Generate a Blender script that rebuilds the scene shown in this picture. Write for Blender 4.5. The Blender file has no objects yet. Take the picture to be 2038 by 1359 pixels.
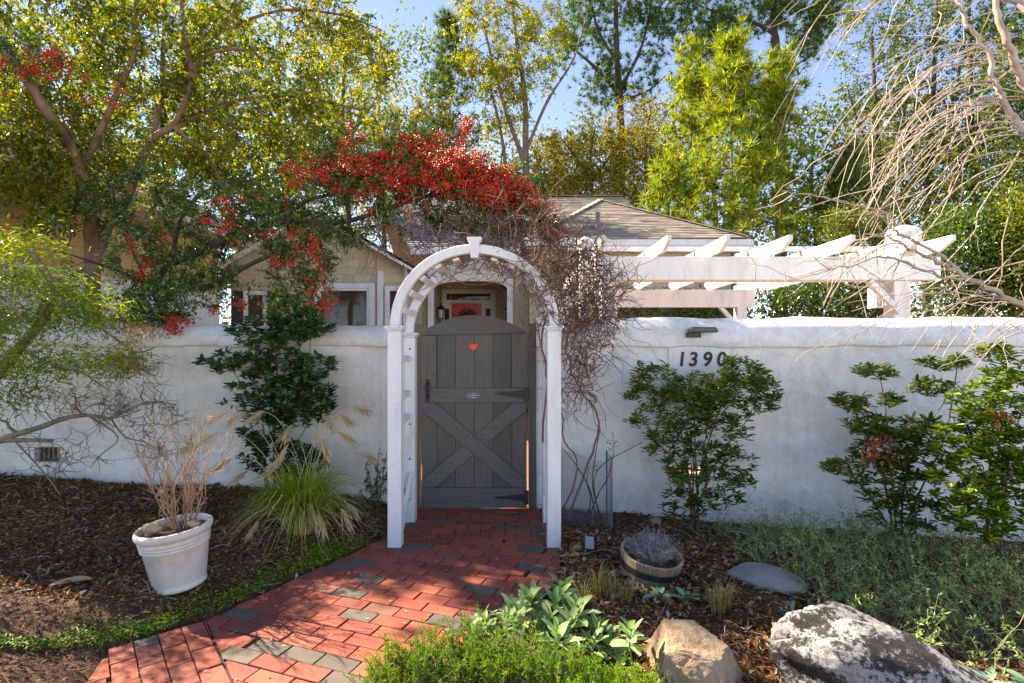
import bpy, math, random
import numpy as np
from mathutils import Vector, Matrix
rng = np.random.default_rng(11)
random.seed(5)
R = math.radians
S = bpy.context.scene
COL = S.collection

# ------------------------------------------------------------------ camera, sky, sun, exposure
FPX, HY, CX, CH = 1080.0, 685.0, 1019.0, 1.54      # focal length and horizon of the photograph in its pixels, eye height
cam = bpy.data.cameras.new('camera'); cam.sensor_width = 36; cam.lens = 36 * FPX / 2038
cam.shift_y = (HY - 679.5) / 2038; cam.clip_end = 600; cam.clip_start = 0.05
co = bpy.data.objects.new('camera', cam); COL.objects.link(co)
co.location = (0, 0, CH); co.rotation_euler = (R(90), 0, 0); S.camera = co
SUN_EL, SUN_AZ = 40.0, -66.0                        # azimuth measured from +y towards +x
wd = bpy.data.worlds.new('World'); S.world = wd; wd.use_nodes = True
nt = wd.node_tree; bg = nt.nodes['Background']
sky = nt.nodes.new('ShaderNodeTexSky'); sky.sky_type = 'NISHITA'; sky.sun_disc = False
sky.sun_elevation = R(SUN_EL); sky.sun_rotation = R(SUN_AZ % 360); sky.air_density = 0.45; sky.dust_density = 0.0; sky.ozone_density = 1.0
nt.links.new(sky.outputs[0], bg.inputs[0]); bg.inputs[1].default_value = 0.15
sl = bpy.data.lights.new('sun', 'SUN'); sl.energy = 5.0; sl.angle = R(0.5); sl.color = (1, .93, .82)
so = bpy.data.objects.new('sun', sl); COL.objects.link(so)
sd = Vector((math.sin(R(SUN_AZ)) * math.cos(R(SUN_EL)), math.cos(R(SUN_AZ)) * math.cos(R(SUN_EL)), math.sin(R(SUN_EL))))
so.rotation_euler = sd.to_track_quat('Z', 'Y').to_euler(); so.location = (-6, 6, 9)
S.view_settings.view_transform = 'Standard'; S.view_settings.look = 'None'; S.view_settings.gamma = 1
S.view_settings.exposure = 1.98
S.view_settings.use_white_balance = True; S.view_settings.white_balance_temperature = 8100; S.view_settings.white_balance_tint = 14
S.render.engine = 'CYCLES'; S.cycles.max_bounces = 6; S.cycles.diffuse_bounces = 3; S.cycles.transmission_bounces = 4

# ------------------------------------------------------------------ helpers
def P(px, py, D):
    return np.array([(px - CX) / FPX * D, D, CH - (py - HY) / FPX * D])
def nz(v):
    v = np.asarray(v, float)
    if v.ndim == 1: return v / (math.sqrt(float(v @ v)) + 1e-12)
    return v / (np.sqrt((v * v).sum(-1, keepdims=True)) + 1e-12)
def xprod(a, b):
    a = np.asarray(a, float); b = np.asarray(b, float); o = np.empty(np.broadcast_shapes(a.shape, b.shape))
    o[..., 0] = a[..., 1] * b[..., 2] - a[..., 2] * b[..., 1]; o[..., 1] = a[..., 2] * b[..., 0] - a[..., 0] * b[..., 2]; o[..., 2] = a[..., 0] * b[..., 1] - a[..., 1] * b[..., 0]; return o
_RING = {}
def wav(p, f, seed, n=6):
    r = np.random.default_rng(seed); p = np.asarray(p, float)
    out = 0
    for i in range(n):
        k = nz(r.normal(size=p.shape[-1])) * f * (0.6 + 0.9 * r.random()); out = out + np.sin(p @ k * 6.283 + r.random() * 6.283)
    return out / n ** .5
def sstep(a, b, x):
    t = np.clip((x - a) / (b - a), 0, 1); return t * t * (3 - 2 * t)

class MB:
    def __init__(s): s.v = []; s.q = []; s.t = []; s.n = 0; s.pg = []
    def add(s, v, quads=None, tris=None, poly=None):
        v = np.asarray(v, float).reshape(-1, 3); b = s.n; s.v.append(v); s.n += len(v)
        if quads is not None and len(quads): s.q.append(np.asarray(quads, int).reshape(-1, 4) + b)
        if tris is not None and len(tris): s.t.append(np.asarray(tris, int).reshape(-1, 3) + b)
        if poly is not None:
            for p in poly: s.pg.append([i + b for i in p])
        return s
    def box(s, c, d, rot=None):
        x, y, z = [k / 2 for k in d]
        v = np.array([(-x,-y,-z),(x,-y,-z),(x,y,-z),(-x,y,-z),(-x,-y,z),(x,-y,z),(x,y,z),(-x,y,z)])
        if rot is not None: v = v @ np.asarray(rot).T
        return s.add(v + np.asarray(c), [(0,3,2,1),(4,5,6,7),(0,1,5,4),(1,2,6,5),(2,3,7,6),(3,0,4,7)])
    def box2(s, a, b):
        a = np.asarray(a, float); b = np.asarray(b, float); return s.box((a + b) / 2, np.abs(b - a))
    def bar(s, a, b, w, h, up=(0, 0, 1)):
        a = np.asarray(a, float); b = np.asarray(b, float); d = b - a; L = np.linalg.norm(d); d = d / L
        sdv = nz(np.cross(d, up)); u = np.cross(sdv, d)
        return s.box((a + b) / 2, (w, L, h), np.stack([sdv, d, u], 1))
    def prism(s, poly, y0, y1, fr=None):
        """poly in (x,z), extruded along y; fr maps (x,y,z) arrays"""
        poly = np.asarray(poly, float); n = len(poly)
        a = np.c_[poly[:, 0], np.full(n, y0), poly[:, 1]]; b = np.c_[poly[:, 0], np.full(n, y1), poly[:, 1]]
        v = np.r_[a, b]
        if fr is not None: v = fr(v)
        f = [list(range(n)), list(range(2 * n - 1, n - 1, -1))]
        f += [[i, i + n, (i + 1) % n + n, (i + 1) % n] for i in range(n)]
        return s.add(v, poly=f)
    def slab(s, poly, z0, z1):
        poly = np.asarray(poly, float); n = len(poly)
        v = np.r_[np.c_[poly, np.full(n, z0)], np.c_[poly, np.full(n, z1)]]
        f = [list(range(n - 1, -1, -1)), list(range(n, 2 * n))] + [[i, (i + 1) % n, (i + 1) % n + n, i + n] for i in range(n)]
        return s.add(v, poly=f)
    def lathe(s, prof, c=(0, 0, 0), n=40):
        prof = np.asarray(prof, float); k = len(prof); a = np.linspace(0, 2 * np.pi, n, endpoint=False)
        v = np.stack([prof[:, None, 0] * np.cos(a), prof[:, None, 0] * np.sin(a), np.repeat(prof[:, 1:2], n, 1)], -1).reshape(-1, 3) + np.asarray(c)
        q = [(i * n + j, i * n + (j + 1) % n, (i + 1) * n + (j + 1) % n, (i + 1) * n + j) for i in range(k - 1) for j in range(n)]
        return s.add(v, q)
    def tube(s, pts, rad, sides=5):
        pts = np.asarray(pts, float); k = len(pts); rad = np.broadcast_to(np.asarray(rad, float), (k,))
        t = np.empty_like(pts); t[1:-1] = pts[2:] - pts[:-2]; t[0] = pts[1] - pts[0]; t[-1] = pts[-1] - pts[-2]; t = nz(t); ref = np.array([0.31, 0.22, 0.92]) if abs(t[0] @ nz([0.31, 0.22, 0.92])) < .9 else np.array([1., 0, 0])
        u = nz(xprod(t, ref)); w = xprod(t, u)
        if (k, sides) not in _RING:
            a = np.arange(sides) * 2 * np.pi / sides; i = np.arange(k - 1)[:, None] * sides; j = np.arange(sides)[None]; j2 = (j + 1) % sides
            _RING[k, sides] = (np.cos(a)[None, :, None], np.sin(a)[None, :, None], np.stack([i + j, i + j2, i + sides + j2, i + sides + j], -1).reshape(-1, 4))
        ca, sa, q = _RING[k, sides]
        v = pts[:, None] + rad[:, None, None] * (ca * u[:, None] + sa * w[:, None])
        s.add(v.reshape(-1, 3), q)
        if rad[-1] > .004:
            s.pg.append([s.n - sides + m for m in range(sides)])
        return s
    def grid(s, V, nu, nv):
        i = np.arange(nu - 1)[:, None] * nv; j = np.arange(nv - 1)[None]
        q = np.stack([i + j, i + j + 1, i + nv + j + 1, i + nv + j], -1).reshape(-1, 4)
        return s.add(np.asarray(V).reshape(-1, 3), q)
    def mesh(s, name, smooth=False):
        me = bpy.data.meshes.new(name); V = np.concatenate(s.v) if s.v else np.zeros((0, 3))
        q = np.concatenate(s.q) if s.q else np.zeros((0, 4), int); t = np.concatenate(s.t) if s.t else np.zeros((0, 3), int)
        pl = [i for p in s.pg for i in p]; pn = [len(p) for p in s.pg]
        loops = np.r_[q.ravel(), t.ravel(), np.array(pl, int)].astype(np.int32)
        tot = np.r_[np.full(len(q), 4), np.full(len(t), 3), np.array(pn, int)].astype(np.int32)
        me.vertices.add(len(V)); me.vertices.foreach_set('co', V.astype(np.float32).ravel())
        me.loops.add(len(loops)); me.loops.foreach_set('vertex_index', loops)
        me.polygons.add(len(tot)); me.polygons.foreach_set('loop_start', np.r_[0, np.cumsum(tot)[:-1]].astype(np.int32))
        me.update(calc_edges=True); me.validate()
        me.polygons.foreach_set('use_smooth', np.full(len(me.polygons), bool(smooth)))
        return me
    def build(s, name, mat, parent=None, smooth=False, bevel=0, loc=None, rot=None):
        return mk(name, s.mesh(name, smooth), mat, parent, bevel, loc, rot)
def mk(name, me, mat, parent=None, bevel=0, loc=None, rot=None, scale=None):
    if mat is not None and not me.materials: me.materials.append(mat)
    o = bpy.data.objects.new(name, me); COL.objects.link(o); o.parent = parent
    if loc is not None: o.location = loc
    if rot is not None: o.rotation_euler = rot
    if scale is not None: o.scale = scale
    if bevel:
        m = o.modifiers.new('bevel', 'BEVEL'); m.width = bevel; m.segments = 2; m.limit_method = 'ANGLE'; m.angle_limit = R(40)
    return o
def tag(o, label=None, cat=None, group=None, kind=None):
    if label: o['label'] = label
    if cat: o['category'] = cat
    if group: o['group'] = group
    if kind: o['kind'] = kind
    return o
def thing(name, label, cat, loc=(0, 0, 0), group=None, rot=None):
    o = bpy.data.objects.new(name, None); COL.objects.link(o); o.location = loc; o.empty_display_size = .1
    if rot is not None: o.rotation_euler = rot
    return tag(o, label, cat, group)
def loc_of(o): return np.array(o.location)

def clip_half(poly, n, d):
    """keep the part of a 2-D polygon where p.n <= d"""
    out = []
    for i in range(len(poly)):
        a, b = poly[i], poly[(i + 1) % len(poly)]; fa, fb = a @ n - d, b @ n - d
        if fa <= 0: out.append(a)
        if (fa < 0 < fb) or (fb < 0 < fa): out.append(a + (b - a) * fa / (fa - fb))
    return out
def clip_convex(poly, cv):
    """cv counter-clockwise"""
    cv = np.asarray(cv, float); poly = [np.asarray(p, float) for p in poly]
    for i in range(len(cv)):
        a, b = cv[i], cv[(i + 1) % len(cv)]; e = b - a; n = np.array([e[1], -e[0]]); n = n / np.linalg.norm(n)
        poly = clip_half(poly, n, a @ n)
        if len(poly) < 3: return []
    return poly
def area2(p):
    p = np.asarray(p); x, y = p[:, 0], p[:, 1]; return .5 * abs(np.dot(x, np.roll(y, -1)) - np.dot(y, np.roll(x, -1)))

# ------------------------------------------------------------------ materials
def newmat(name):
    m = bpy.data.materials.new(name); m.use_nodes = True; n = m.node_tree; b = n.nodes['Principled BSDF']; return m, n, b
def ramp(n, fac, cols, mode='LINEAR', pos=None):
    r = n.nodes.new('ShaderNodeValToRGB'); e = r.color_ramp; e.interpolation = mode
    k = len(cols); pos = pos or [i / max(k - 1, 1) for i in range(k)]
    while len(e.elements) < k: e.elements.new(.5)
    for el, c, p in zip(e.elements, cols, pos): el.position = p; el.color = (*c, 1)
    n.links.new(fac, r.inputs[0]); return r.outputs[0]
def noise(n, scale, detail=4, rough=.6, coord='Object', stretch=None, dist=0):
    tc = n.nodes.new('ShaderNodeTexCoord'); src = tc.outputs[coord]
    if stretch:
        mp = n.nodes.new('ShaderNodeMapping'); mp.inputs['Scale'].default_value = stretch; n.links.new(src, mp.inputs[0]); src = mp.outputs[0]
    t = n.nodes.new('ShaderNodeTexNoise'); t.inputs['Scale'].default_value = scale; t.inputs['Detail'].default_value = detail
    t.inputs['Roughness'].default_value = rough; t.inputs['Distortion'].default_value = dist
    n.links.new(src, t.inputs['Vector']); return t.outputs['Fac']
def mixc(n, f, a, b, kind='MIX'):
    m = n.nodes.new('ShaderNodeMix'); m.data_type = 'RGBA'; m.blend_type = kind
    for s_, v in ((m.inputs[0], f), (m.inputs[6], a), (m.inputs[7], b)):
        if hasattr(v, 'is_linked'): n.links.new(v, s_)
        elif isinstance(v, (int, float)): s_.default_value = v
        else: s_.default_value = (*v, 1)
    return m.outputs[2]
def bump(n, b, h, strength=.3, dist=.01):
    u = n.nodes.new('ShaderNodeBump'); u.inputs['Strength'].default_value = strength; u.inputs['Distance'].default_value = dist
    n.links.new(h, u.inputs['Height']); n.links.new(u.outputs[0], b.inputs['Normal'])
def surf(name, cols, scale=6, rough=.7, bs=.25, bd=.01, stretch=None, spec=.4, detail=6, rnd=None, fine=None, metal=0):
    """noise coloured surface; rnd = list of colours picked per object; fine = second grain scale"""
    m, n, b = newmat(name); f = noise(n, scale, detail, .62, stretch=stretch)
    c = ramp(n, f, cols, pos=[.28 + .44 * i / max(len(cols) - 1, 1) for i in range(len(cols))])
    if rnd:
        oi = n.nodes.new('ShaderNodeObjectInfo'); rc = ramp(n, oi.outputs['Random'], rnd, 'CONSTANT', [i / len(rnd) for i in range(len(rnd))])
        c = mixc(n, 1.0, c, rc, 'MULTIPLY')
    h = f
    if fine:
        f2 = noise(n, fine, 4, .7); c = mixc(n, .35, c, ramp(n, f2, [(.35, .35, .35), (1.25, 1.25, 1.25)]), 'MULTIPLY')
        mm = n.nodes.new('ShaderNodeMath'); mm.operation = 'ADD'; n.links.new(f, mm.inputs[0]); n.links.new(f2, mm.inputs[1]); h = mm.outputs[0]
    n.links.new(c, b.inputs['Base Color']); b.inputs['Roughness'].default_value = rough; b.inputs['Specular IOR Level'].default_value = spec
    b.inputs['Metallic'].default_value = metal
    if bs: bump(n, b, h, bs, bd)
    return m
def leafmat(name, cols, rough=.45, trans=.35, spec=.5, pos=None, warm=(1.25, 1.3, .6)):
    m, n, b = newmat(name); g = n.nodes.new('ShaderNodeNewGeometry')
    c = ramp(n, g.outputs['Random Per Island'], cols, 'LINEAR', pos)
    f = noise(n, 1.6, 2, .5, 'Object'); c = mixc(n, .6, c, ramp(n, f, [(.6, .62, .6), (1.35, 1.3, 1.2)], pos=[.35, .65]), 'MULTIPLY')
    hs_ = n.nodes.new('ShaderNodeHueSaturation'); hs_.inputs['Saturation'].default_value = 1.18; n.links.new(c, hs_.inputs['Color']); c = hs_.outputs[0]
    n.links.new(c, b.inputs['Base Color']); b.inputs['Roughness'].default_value = rough; b.inputs['Specular IOR Level'].default_value = spec
    t = n.nodes.new('ShaderNodeBsdfTranslucent'); n.links.new(mixc(n, 1.0, c, warm, 'MULTIPLY'), t.inputs[0])
    ms = n.nodes.new('ShaderNodeMixShader'); ms.inputs[0].default_value = trans
    n.links.new(b.outputs[0], ms.inputs[1]); n.links.new(t.outputs[0], ms.inputs[2]); n.links.new(ms.outputs[0], n.nodes['Material Output'].inputs[0])
    return m
def glassy(name, col=(.02, .025, .03), rough=.04):
    m, n, b = newmat(name); b.inputs['Base Color'].default_value = (*col, 1); b.inputs['Roughness'].default_value = rough; b.inputs['Specular IOR Level'].default_value = .35
    return m

# ------------------------------------------------------------------ foliage builders
def leaves(mb, pos, axis, nrm, L, W, kind='rh', fold=.25, bend=.0):
    pos = np.asarray(pos, float); k = len(pos)
    if not k: return mb
    a = nz(axis); n_ = np.asarray(nrm, float); n_ = nz(n_ - (n_ * a).sum(-1, keepdims=True) * a); sd_ = xprod(a, n_)
    L = np.broadcast_to(L, (k,))[:, None]; W = np.broadcast_to(W, (k,))[:, None]
    if kind == 'tri':
        v = np.stack([pos - sd_ * W / 2, pos + sd_ * W / 2, pos + a * L], 1); mb.add(v, tris=np.arange(3 * k).reshape(k, 3))
    elif kind == 'rh':
        v = np.stack([pos, pos + a * L * .5 + sd_ * W / 2 + n_ * W * fold, pos + a * L - n_ * L * bend, pos + a * L * .5 - sd_ * W / 2 + n_ * W * fold], 1)
        mb.add(v, np.arange(4 * k).reshape(k, 4))
    else:  # oval, six points folded on the midrib
        up = n_ * W * fold; dn = n_ * L * bend
        v = np.stack([pos, pos + a * L * .34 + sd_ * W * .48 + up - dn * .1, pos + a * L * .72 + sd_ * W * .38 + up - dn * .5, pos + a * L - dn,
                      pos + a * L * .72 - sd_ * W * .38 + up - dn * .5, pos + a * L * .34 - sd_ * W * .48 + up - dn * .1], 1)
        b = np.arange(k)[:, None] * 6
        mb.add(v, np.r_[b + np.array([[0, 1, 2, 3]]), b + np.array([[0, 3, 4, 5]])])
    return mb
def bez(a, b, n=5, sag=.15, jit=.03):
    a = np.asarray(a, float); b = np.asarray(b, float); L = np.linalg.norm(b - a); t = np.linspace(0, 1, n)[:, None]
    c = (a + b) / 2 + rng.normal(size=3) * L * jit * 3 + np.array([0, 0, L * sag])
    p = (1 - t) ** 2 * a + 2 * t * (1 - t) * c + t * t * b
    p[1:-1] += rng.normal(size=(n - 2, 3)) * L * jit; return p
def smooth_path(pts, m=4):
    pts = np.asarray(pts, float); k = len(pts); out = []
    for i in range(k - 1):
        p0, p1, p2, p3 = pts[max(i - 1, 0)], pts[i], pts[i + 1], pts[min(i + 2, k - 1)]
        for t in np.linspace(0, 1, m, endpoint=False):
            out.append(.5 * (2 * p1 + (p2 - p0) * t + (2 * p0 - 5 * p1 + 4 * p2 - p3) * t * t + (3 * p1 - p0 - 3 * p2 + p3) * t ** 3))
    out.append(pts[-1]); return np.array(out)
class Skel:
    """limbs first, then every foliage clump is tied to the nearest limb by a thin branch"""
    def __init__(s): s.mb = MB(); s.nodes = []; s.rad = []; s.arr = np.zeros((256, 3)); s.cnt = 0
    def limb(s, pts, r0, r1, sides=8, m=4):
        p = smooth_path(pts, m); r = np.linspace(r0, r1, len(p)); r = r * (1 + .06 * np.sin(np.arange(len(p)) * 2.1)); s.mb.tube(p, r, sides)
        s.nodes += list(p); s.rad += list(r); return p
    def tie(s, tgt, rmin=.004, n=6, sag=.08, sides=4, frac=.55, jit=.03):
        while s.cnt < len(s.nodes):
            if s.cnt == len(s.arr): s.arr = np.r_[s.arr, np.zeros_like(s.arr)]
            s.arr[s.cnt] = s.nodes[s.cnt]; s.cnt += 1
        N = s.arr[:s.cnt]; dd = N - tgt; d = np.sqrt((dd * dd).sum(1)) + .8 * np.maximum(N[:, 2] - tgt[2], 0); i = int(np.argmin(d))
        p = bez(N[i], tgt, n, sag, jit); r = np.linspace(min(s.rad[i] * frac, .35 * d[i] * .12 + rmin), rmin, n); s.mb.tube(p, r, sides)
        s.nodes += list(p[1:]); s.rad += list(r[1:]); return p
def in_blob(c, r, n, shell=.5):
    d = nz(rng.normal(size=(n, 3))); u = rng.random(n) ** (1 / 3); u = shell * (.55 + .45 * u) + (1 - shell) * u
    return np.asarray(c) + d * u[:, None] * np.asarray(r)
def pblob(px, py, D, rx, ry, rd, n, shell=.3):
    return in_blob(P(px, py, D), (rx / FPX * D, rd, ry / FPX * D), n, shell)
def clump_leaves(mb, c, n, spread, L, W, kind='rh', up=.6, droop=0., out=None, fold=.25, bend=0.):
    p = c + rng.normal(size=(n, 3)) * np.asarray(spread); ax = nz(rng.normal(size=(n, 3)) + np.array([0, 0, -droop]) + (0 if out is None else np.asarray(out)))
    nr = nz(rng.normal(size=(n, 3)) + np.array([0, 0, up * 2])); l = L * (.65 + .7 * rng.random(n)); leaves(mb, p, ax, nr, l, W * l / L, kind, fold, bend)
def twig_leaves(sk, mb, c, ntw, ln, nl, L, W, droop=.3, r=.002, kind='rh', bias=(0, 0, 0), up=.5):
    d = nz(rng.normal(size=(ntw, 3)) + np.array([0, 0, -droop]) + np.asarray(bias)); l = ln * (.5 + .8 * rng.random(ntw)); t = np.linspace(.12, 1, nl)
    base = c + rng.normal(size=(ntw, 3)) * ln * .12; sag = np.array([0, 0, -.18])
    pos = base[:, None] + d[:, None] * (l[:, None] * t)[..., None] + sag * (l[:, None] * t ** 2)[..., None]
    side = nz(xprod(d, rng.normal(size=(ntw, 3)))); sg = np.where(np.arange(nl) % 2 == 0, 1., -1.)
    ax = nz(d[:, None] * .55 + side[:, None] * sg[None, :, None] + rng.normal(size=(ntw, nl, 3)) * .35 + np.array([0, 0, -.12]))
    ll = L * (.55 + .8 * rng.random(ntw * nl)) * np.tile(1.1 - .35 * t, ntw); keep = rng.random(ntw * nl) < .9
    nr = rng.normal(size=(ntw * nl, 3)) * .8 + np.array([0, 0, up * 2]); leaves(mb, pos.reshape(-1, 3)[keep], ax.reshape(-1, 3)[keep], nr[keep], ll[keep], (W * ll / L)[keep], kind, .22, .1)
    for i in range(ntw): sk.mb.tube(np.array([base[i], base[i] + d[i] * l[i] * .5 + sag * l[i] * .25, base[i] + d[i] * l[i] + sag * l[i]]), [r * 1.3, r, r * .6], 3)
def twigs_at(sk, c, n, ln, r=.002):
    for _ in range(n):
        d = nz(rng.normal(size=3) + np.array([0, 0, .2])); sk.mb.tube(np.array([c, c + d * ln * .5 + rng.normal(size=3) * ln * .08, c + d * ln]), [r * 1.3, r, r * .6], 3)
# ------------------------------------------------------------------ shared materials
M = {}
M['white'] = surf('white_paint', [(.60, .575, .53), (.745, .73, .70), (.79, .78, .76)], 2.2, .55, .18, .003, fine=45, stretch=(3, 3, .8))
M['cream'] = surf('cream_paint', [(.62, .57, .47), (.72, .67, .57)], 3, .6, .05, .002)
M['stucco'] = None
def stucco(tint=(1, 1, 1)):
    m, n, b = newmat('stucco'); f1 = noise(n, 1.1, 5, .6); f2 = noise(n, 9, 6, .65, dist=.4); f3 = noise(n, 55, 3, .7)
    c = ramp(n, f1, [(.68, .645, .59), (.75, .735, .71), (.78, .775, .765)], pos=[.3, .5, .7])
    c = mixc(n, .5, c, ramp(n, f2, [(.75, .72, .66), (1.08, 1.08, 1.08)], pos=[.3, .6]), 'MULTIPLY')
    fs = noise(n, 1.0, 6, .75, stretch=(9, 9, .5)); c = mixc(n, .22, c, ramp(n, fs, [(.55, .5, .42), (1, 1, 1)], pos=[.3, .5]), 'MULTIPLY')
    fb_ = noise(n, 3.2, 5, .7); sx_ = n.nodes.new('ShaderNodeSeparateXYZ'); tcz = n.nodes.new('ShaderNodeTexCoord'); n.links.new(tcz.outputs['Object'], sx_.inputs[0]); sp_ = n.nodes.new('ShaderNodeMath'); sp_.operation = 'MULTIPLY_ADD'; n.links.new(fb_, sp_.inputs[0]); sp_.inputs[1].default_value = -1.2; n.links.new(sx_.outputs[2], sp_.inputs[2]); c = mixc(n, .7, c, ramp(n, sp_.outputs[0], [(.55, .45, .34), (1, 1, 1)], pos=[.0, .12]) if False else ramp(n, fb_, [(.9, .88, .84), (1, 1, 1)], pos=[.33, .45]), 'MULTIPLY')
    fd = noise(n, 26, 2, .5); c = mixc(n, .6, c, ramp(n, fd, [(.55, .5, .42), (1, 1, 1)], pos=[.24, .3]), 'MULTIPLY')
    c = mixc(n, 1.0, c, tint, 'MULTIPLY'); n.links.new(c, b.inputs['Base Color']); b.inputs['Roughness'].default_value = .85
    a = n.nodes.new('ShaderNodeMath'); a.operation = 'MULTIPLY_ADD'; n.links.new(f3, a.inputs[0]); a.inputs[1].default_value = .15; n.links.new(f2, a.inputs[2])
    bump(n, b, a.outputs[0], .8, .03); return m
M['stucco'] = stucco(); M['stucco_beige'] = stucco((1.0, .95, .86))
M['grey_wood'] = surf('grey_stained_wood', [(.095, .086, .07), (.128, .116, .096), (.155, .14, .115)], 5, .6, .35, .003, stretch=(9, 9, .7), rnd=[(.82, .82, .82), (1.02, 1, 1), (.93, .95, .95), (1.12, 1.1, 1.08)], fine=70)
M['grey_rail'] = surf('grey_stained_rail', [(.10, .093, .079), (.135, .125, .107), (.16, .148, .127)], 5, .6, .35, .003, stretch=(.8, 9, 9), rnd=[(.9, .9, .9), (1.0, 1, 1), (1.08, 1.07, 1.05)], fine=70)
M['black_iron'] = surf('black_iron', [(.012, .012, .012), (.03, .03, .03)], 30, .45, .2, .001, spec=.5)
M['rust_iron'] = surf('brown_iron', [(.045, .03, .022), (.075, .05, .035)], 20, .6, .2, .001)
M['red'] = surf('red_paint', [(.62, .03, .018), (.72, .05, .03)], 8, .35, .05, .001)
M['bark'] = surf('bark', [(.07, .045, .03), (.16, .11, .075), (.24, .19, .14)], 9, .85, .8, .02, stretch=(1, 1, .35))
M['bark_dark'] = surf('dark_bark', [(.035, .026, .02), (.085, .062, .047)], 9, .85, .8, .02, stretch=(1, 1, .4))
M['bark_red'] = surf('red_bark', [(.08, .04, .025), (.2, .105, .06), (.3, .2, .13)], 8, .75, .7, .015, stretch=(1, 1, .45))
M['twig_pale'] = surf('pale_twig', [(.17, .12, .09), (.33, .26, .21), (.43, .37, .32)], 12, .7, .2, .003)
M['twig_brown'] = surf('brown_twig', [(.075, .04, .027), (.19, .105, .068), (.27, .17, .115)], 10, .75, .2, .003)
M['glass'] = glassy('window_glass', (.06, .04, .022))

# ------------------------------------------------------------------ ground
PATH = np.array([(-.95, 7), (-1.03, 4.6), (-1.03, 4.30), (-1.72, 3.03), (-2.05, 2.74), (-1.94, 2.45), (-1.78, 2.05), (-1.7, 1.2), (-.9, 1.2), (-.55, 2.35), (-.15, 2.86), (.22, 3.35), (.34, 3.75), (.38, 4.5), (.25, 5.1), (.25, 7)])
def path_dist(xy):
    xy = np.asarray(xy, float); best = np.full(len(xy), 1e9); ins = np.zeros(len(xy), bool); n = len(PATH)
    for i in range(n):
        a, b = PATH[i], PATH[(i + 1) % n]; e = b - a; t = np.clip(((xy - a) @ e) / (e @ e), 0, 1)
        best = np.minimum(best, np.linalg.norm(xy - a - t[:, None] * e, axis=1))
        cr = (a[1] > xy[:, 1]) != (b[1] > xy[:, 1])
        with np.errstate(divide='ignore', invalid='ignore'): xi = a[0] + (xy[:, 1] - a[1]) / (b[1] - a[1]) * e[0]
        ins ^= cr & (xy[:, 0] < xi)
    return np.where(ins, -best, best)
def gz(xy):
    xy = np.atleast_2d(np.asarray(xy, float)); x, y = xy[:, 0], xy[:, 1]; d = path_dist(xy)
    base = -.066 * np.clip(x, -7, 7) + .022 * wav(xy, .55, 3) * 1.0 + .008 * wav(xy, 3, 4)
    base = np.where(x > 0, base - .02 * np.clip(4.6 - y, 0, 3) * np.clip(x, 0, 1) * .4, base)
    z = base * sstep(.0, .55, d) + .012 * sstep(.0, .1, d)
    z = np.where(d < .02, -.05, z)
    back = sstep(5.12, 5.45, y); z = z * (1 - back) + np.where(d < .02, -.05, 0.0) * back
    return z
def g1(x, y):
    if x < .85 and x > -2.8: return float(gz([(x, y)])[0])
    p = np.array([(x, y)]); z = -.066 * max(-7, min(7, x)) + .022 * wav(p, .55, 3)[0] + .008 * wav(p, 3, 4)[0] + .012
    if x > 0: z -= .02 * max(0, min(3, 4.6 - y)) * min(1, x) * .4
    b = float(sstep(5.12, 5.45, y)); return float(z * (1 - b))
def ground_pt(px, py, dz=0.):
    D = 4.
    for _ in range(30):
        p = P(px, py, D); z = g1(p[0], p[1]) + dz; D += (p[2] - z) / max((py - HY) / FPX, .02) * .7; D = min(max(D, 1.5), 60)
    return P(px, py, D)
xs = np.r_[-150, -80, -40, -20, -12, np.arange(-7, 7.01, .07), 12, 20, 40, 80, 150]; ys = np.r_[-60, -20, -5, 0, np.arange(1, 6.2, .07), 7, 8, 10, 14, 20, 30, 50, 90, 160, 300]
gx, gy = np.meshgrid(xs, ys, indexing='ij'); gv = np.c_[gx.ravel(), gy.ravel()]; gv = np.c_[gv, gz(gv)]
def mulch():
    m, n, b = newmat('mulch'); f1 = noise(n, 1.3, 6, .6); f2 = noise(n, 28, 6, .75, dist=1.); f3 = noise(n, 90, 3, .7)
    c = ramp(n, f2, [(.04, .022, .014), (.095, .053, .033), (.17, .1, .062), (.26, .175, .115)], pos=[.3, .45, .58, .72])
    c = mixc(n, .5, c, ramp(n, f1, [(.7, .62, .6), (1.3, 1.2, 1.1)], pos=[.35, .65]), 'MULTIPLY')
    n.links.new(c, b.inputs['Base Color']); b.inputs['Roughness'].default_value = .95; bump(n, b, f2, .9, .03); return m
gm = MB(); gm.grid(gv, len(xs), len(ys)); go = gm.build('ground', mulch(), smooth=True)
tag(go, 'dark mulched garden soil sloping down to the right along the wall', kind='structure')

dw = MB(); dw.box2((-30, -26, -.3), (30, 1.25, .012)); tag(dw.build('bounce_slab', surf('pale_concrete', [(.44, .42, .38), (.52, .5, .46), (.56, .54, .5)], 1.5, .9, .2, .01, fine=40)), 'pale concrete slab added out of view in front of the garden to bounce sunlight', kind='structure')  # unseen concrete added in front to bounce sunlight onto the shaded faces
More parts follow.
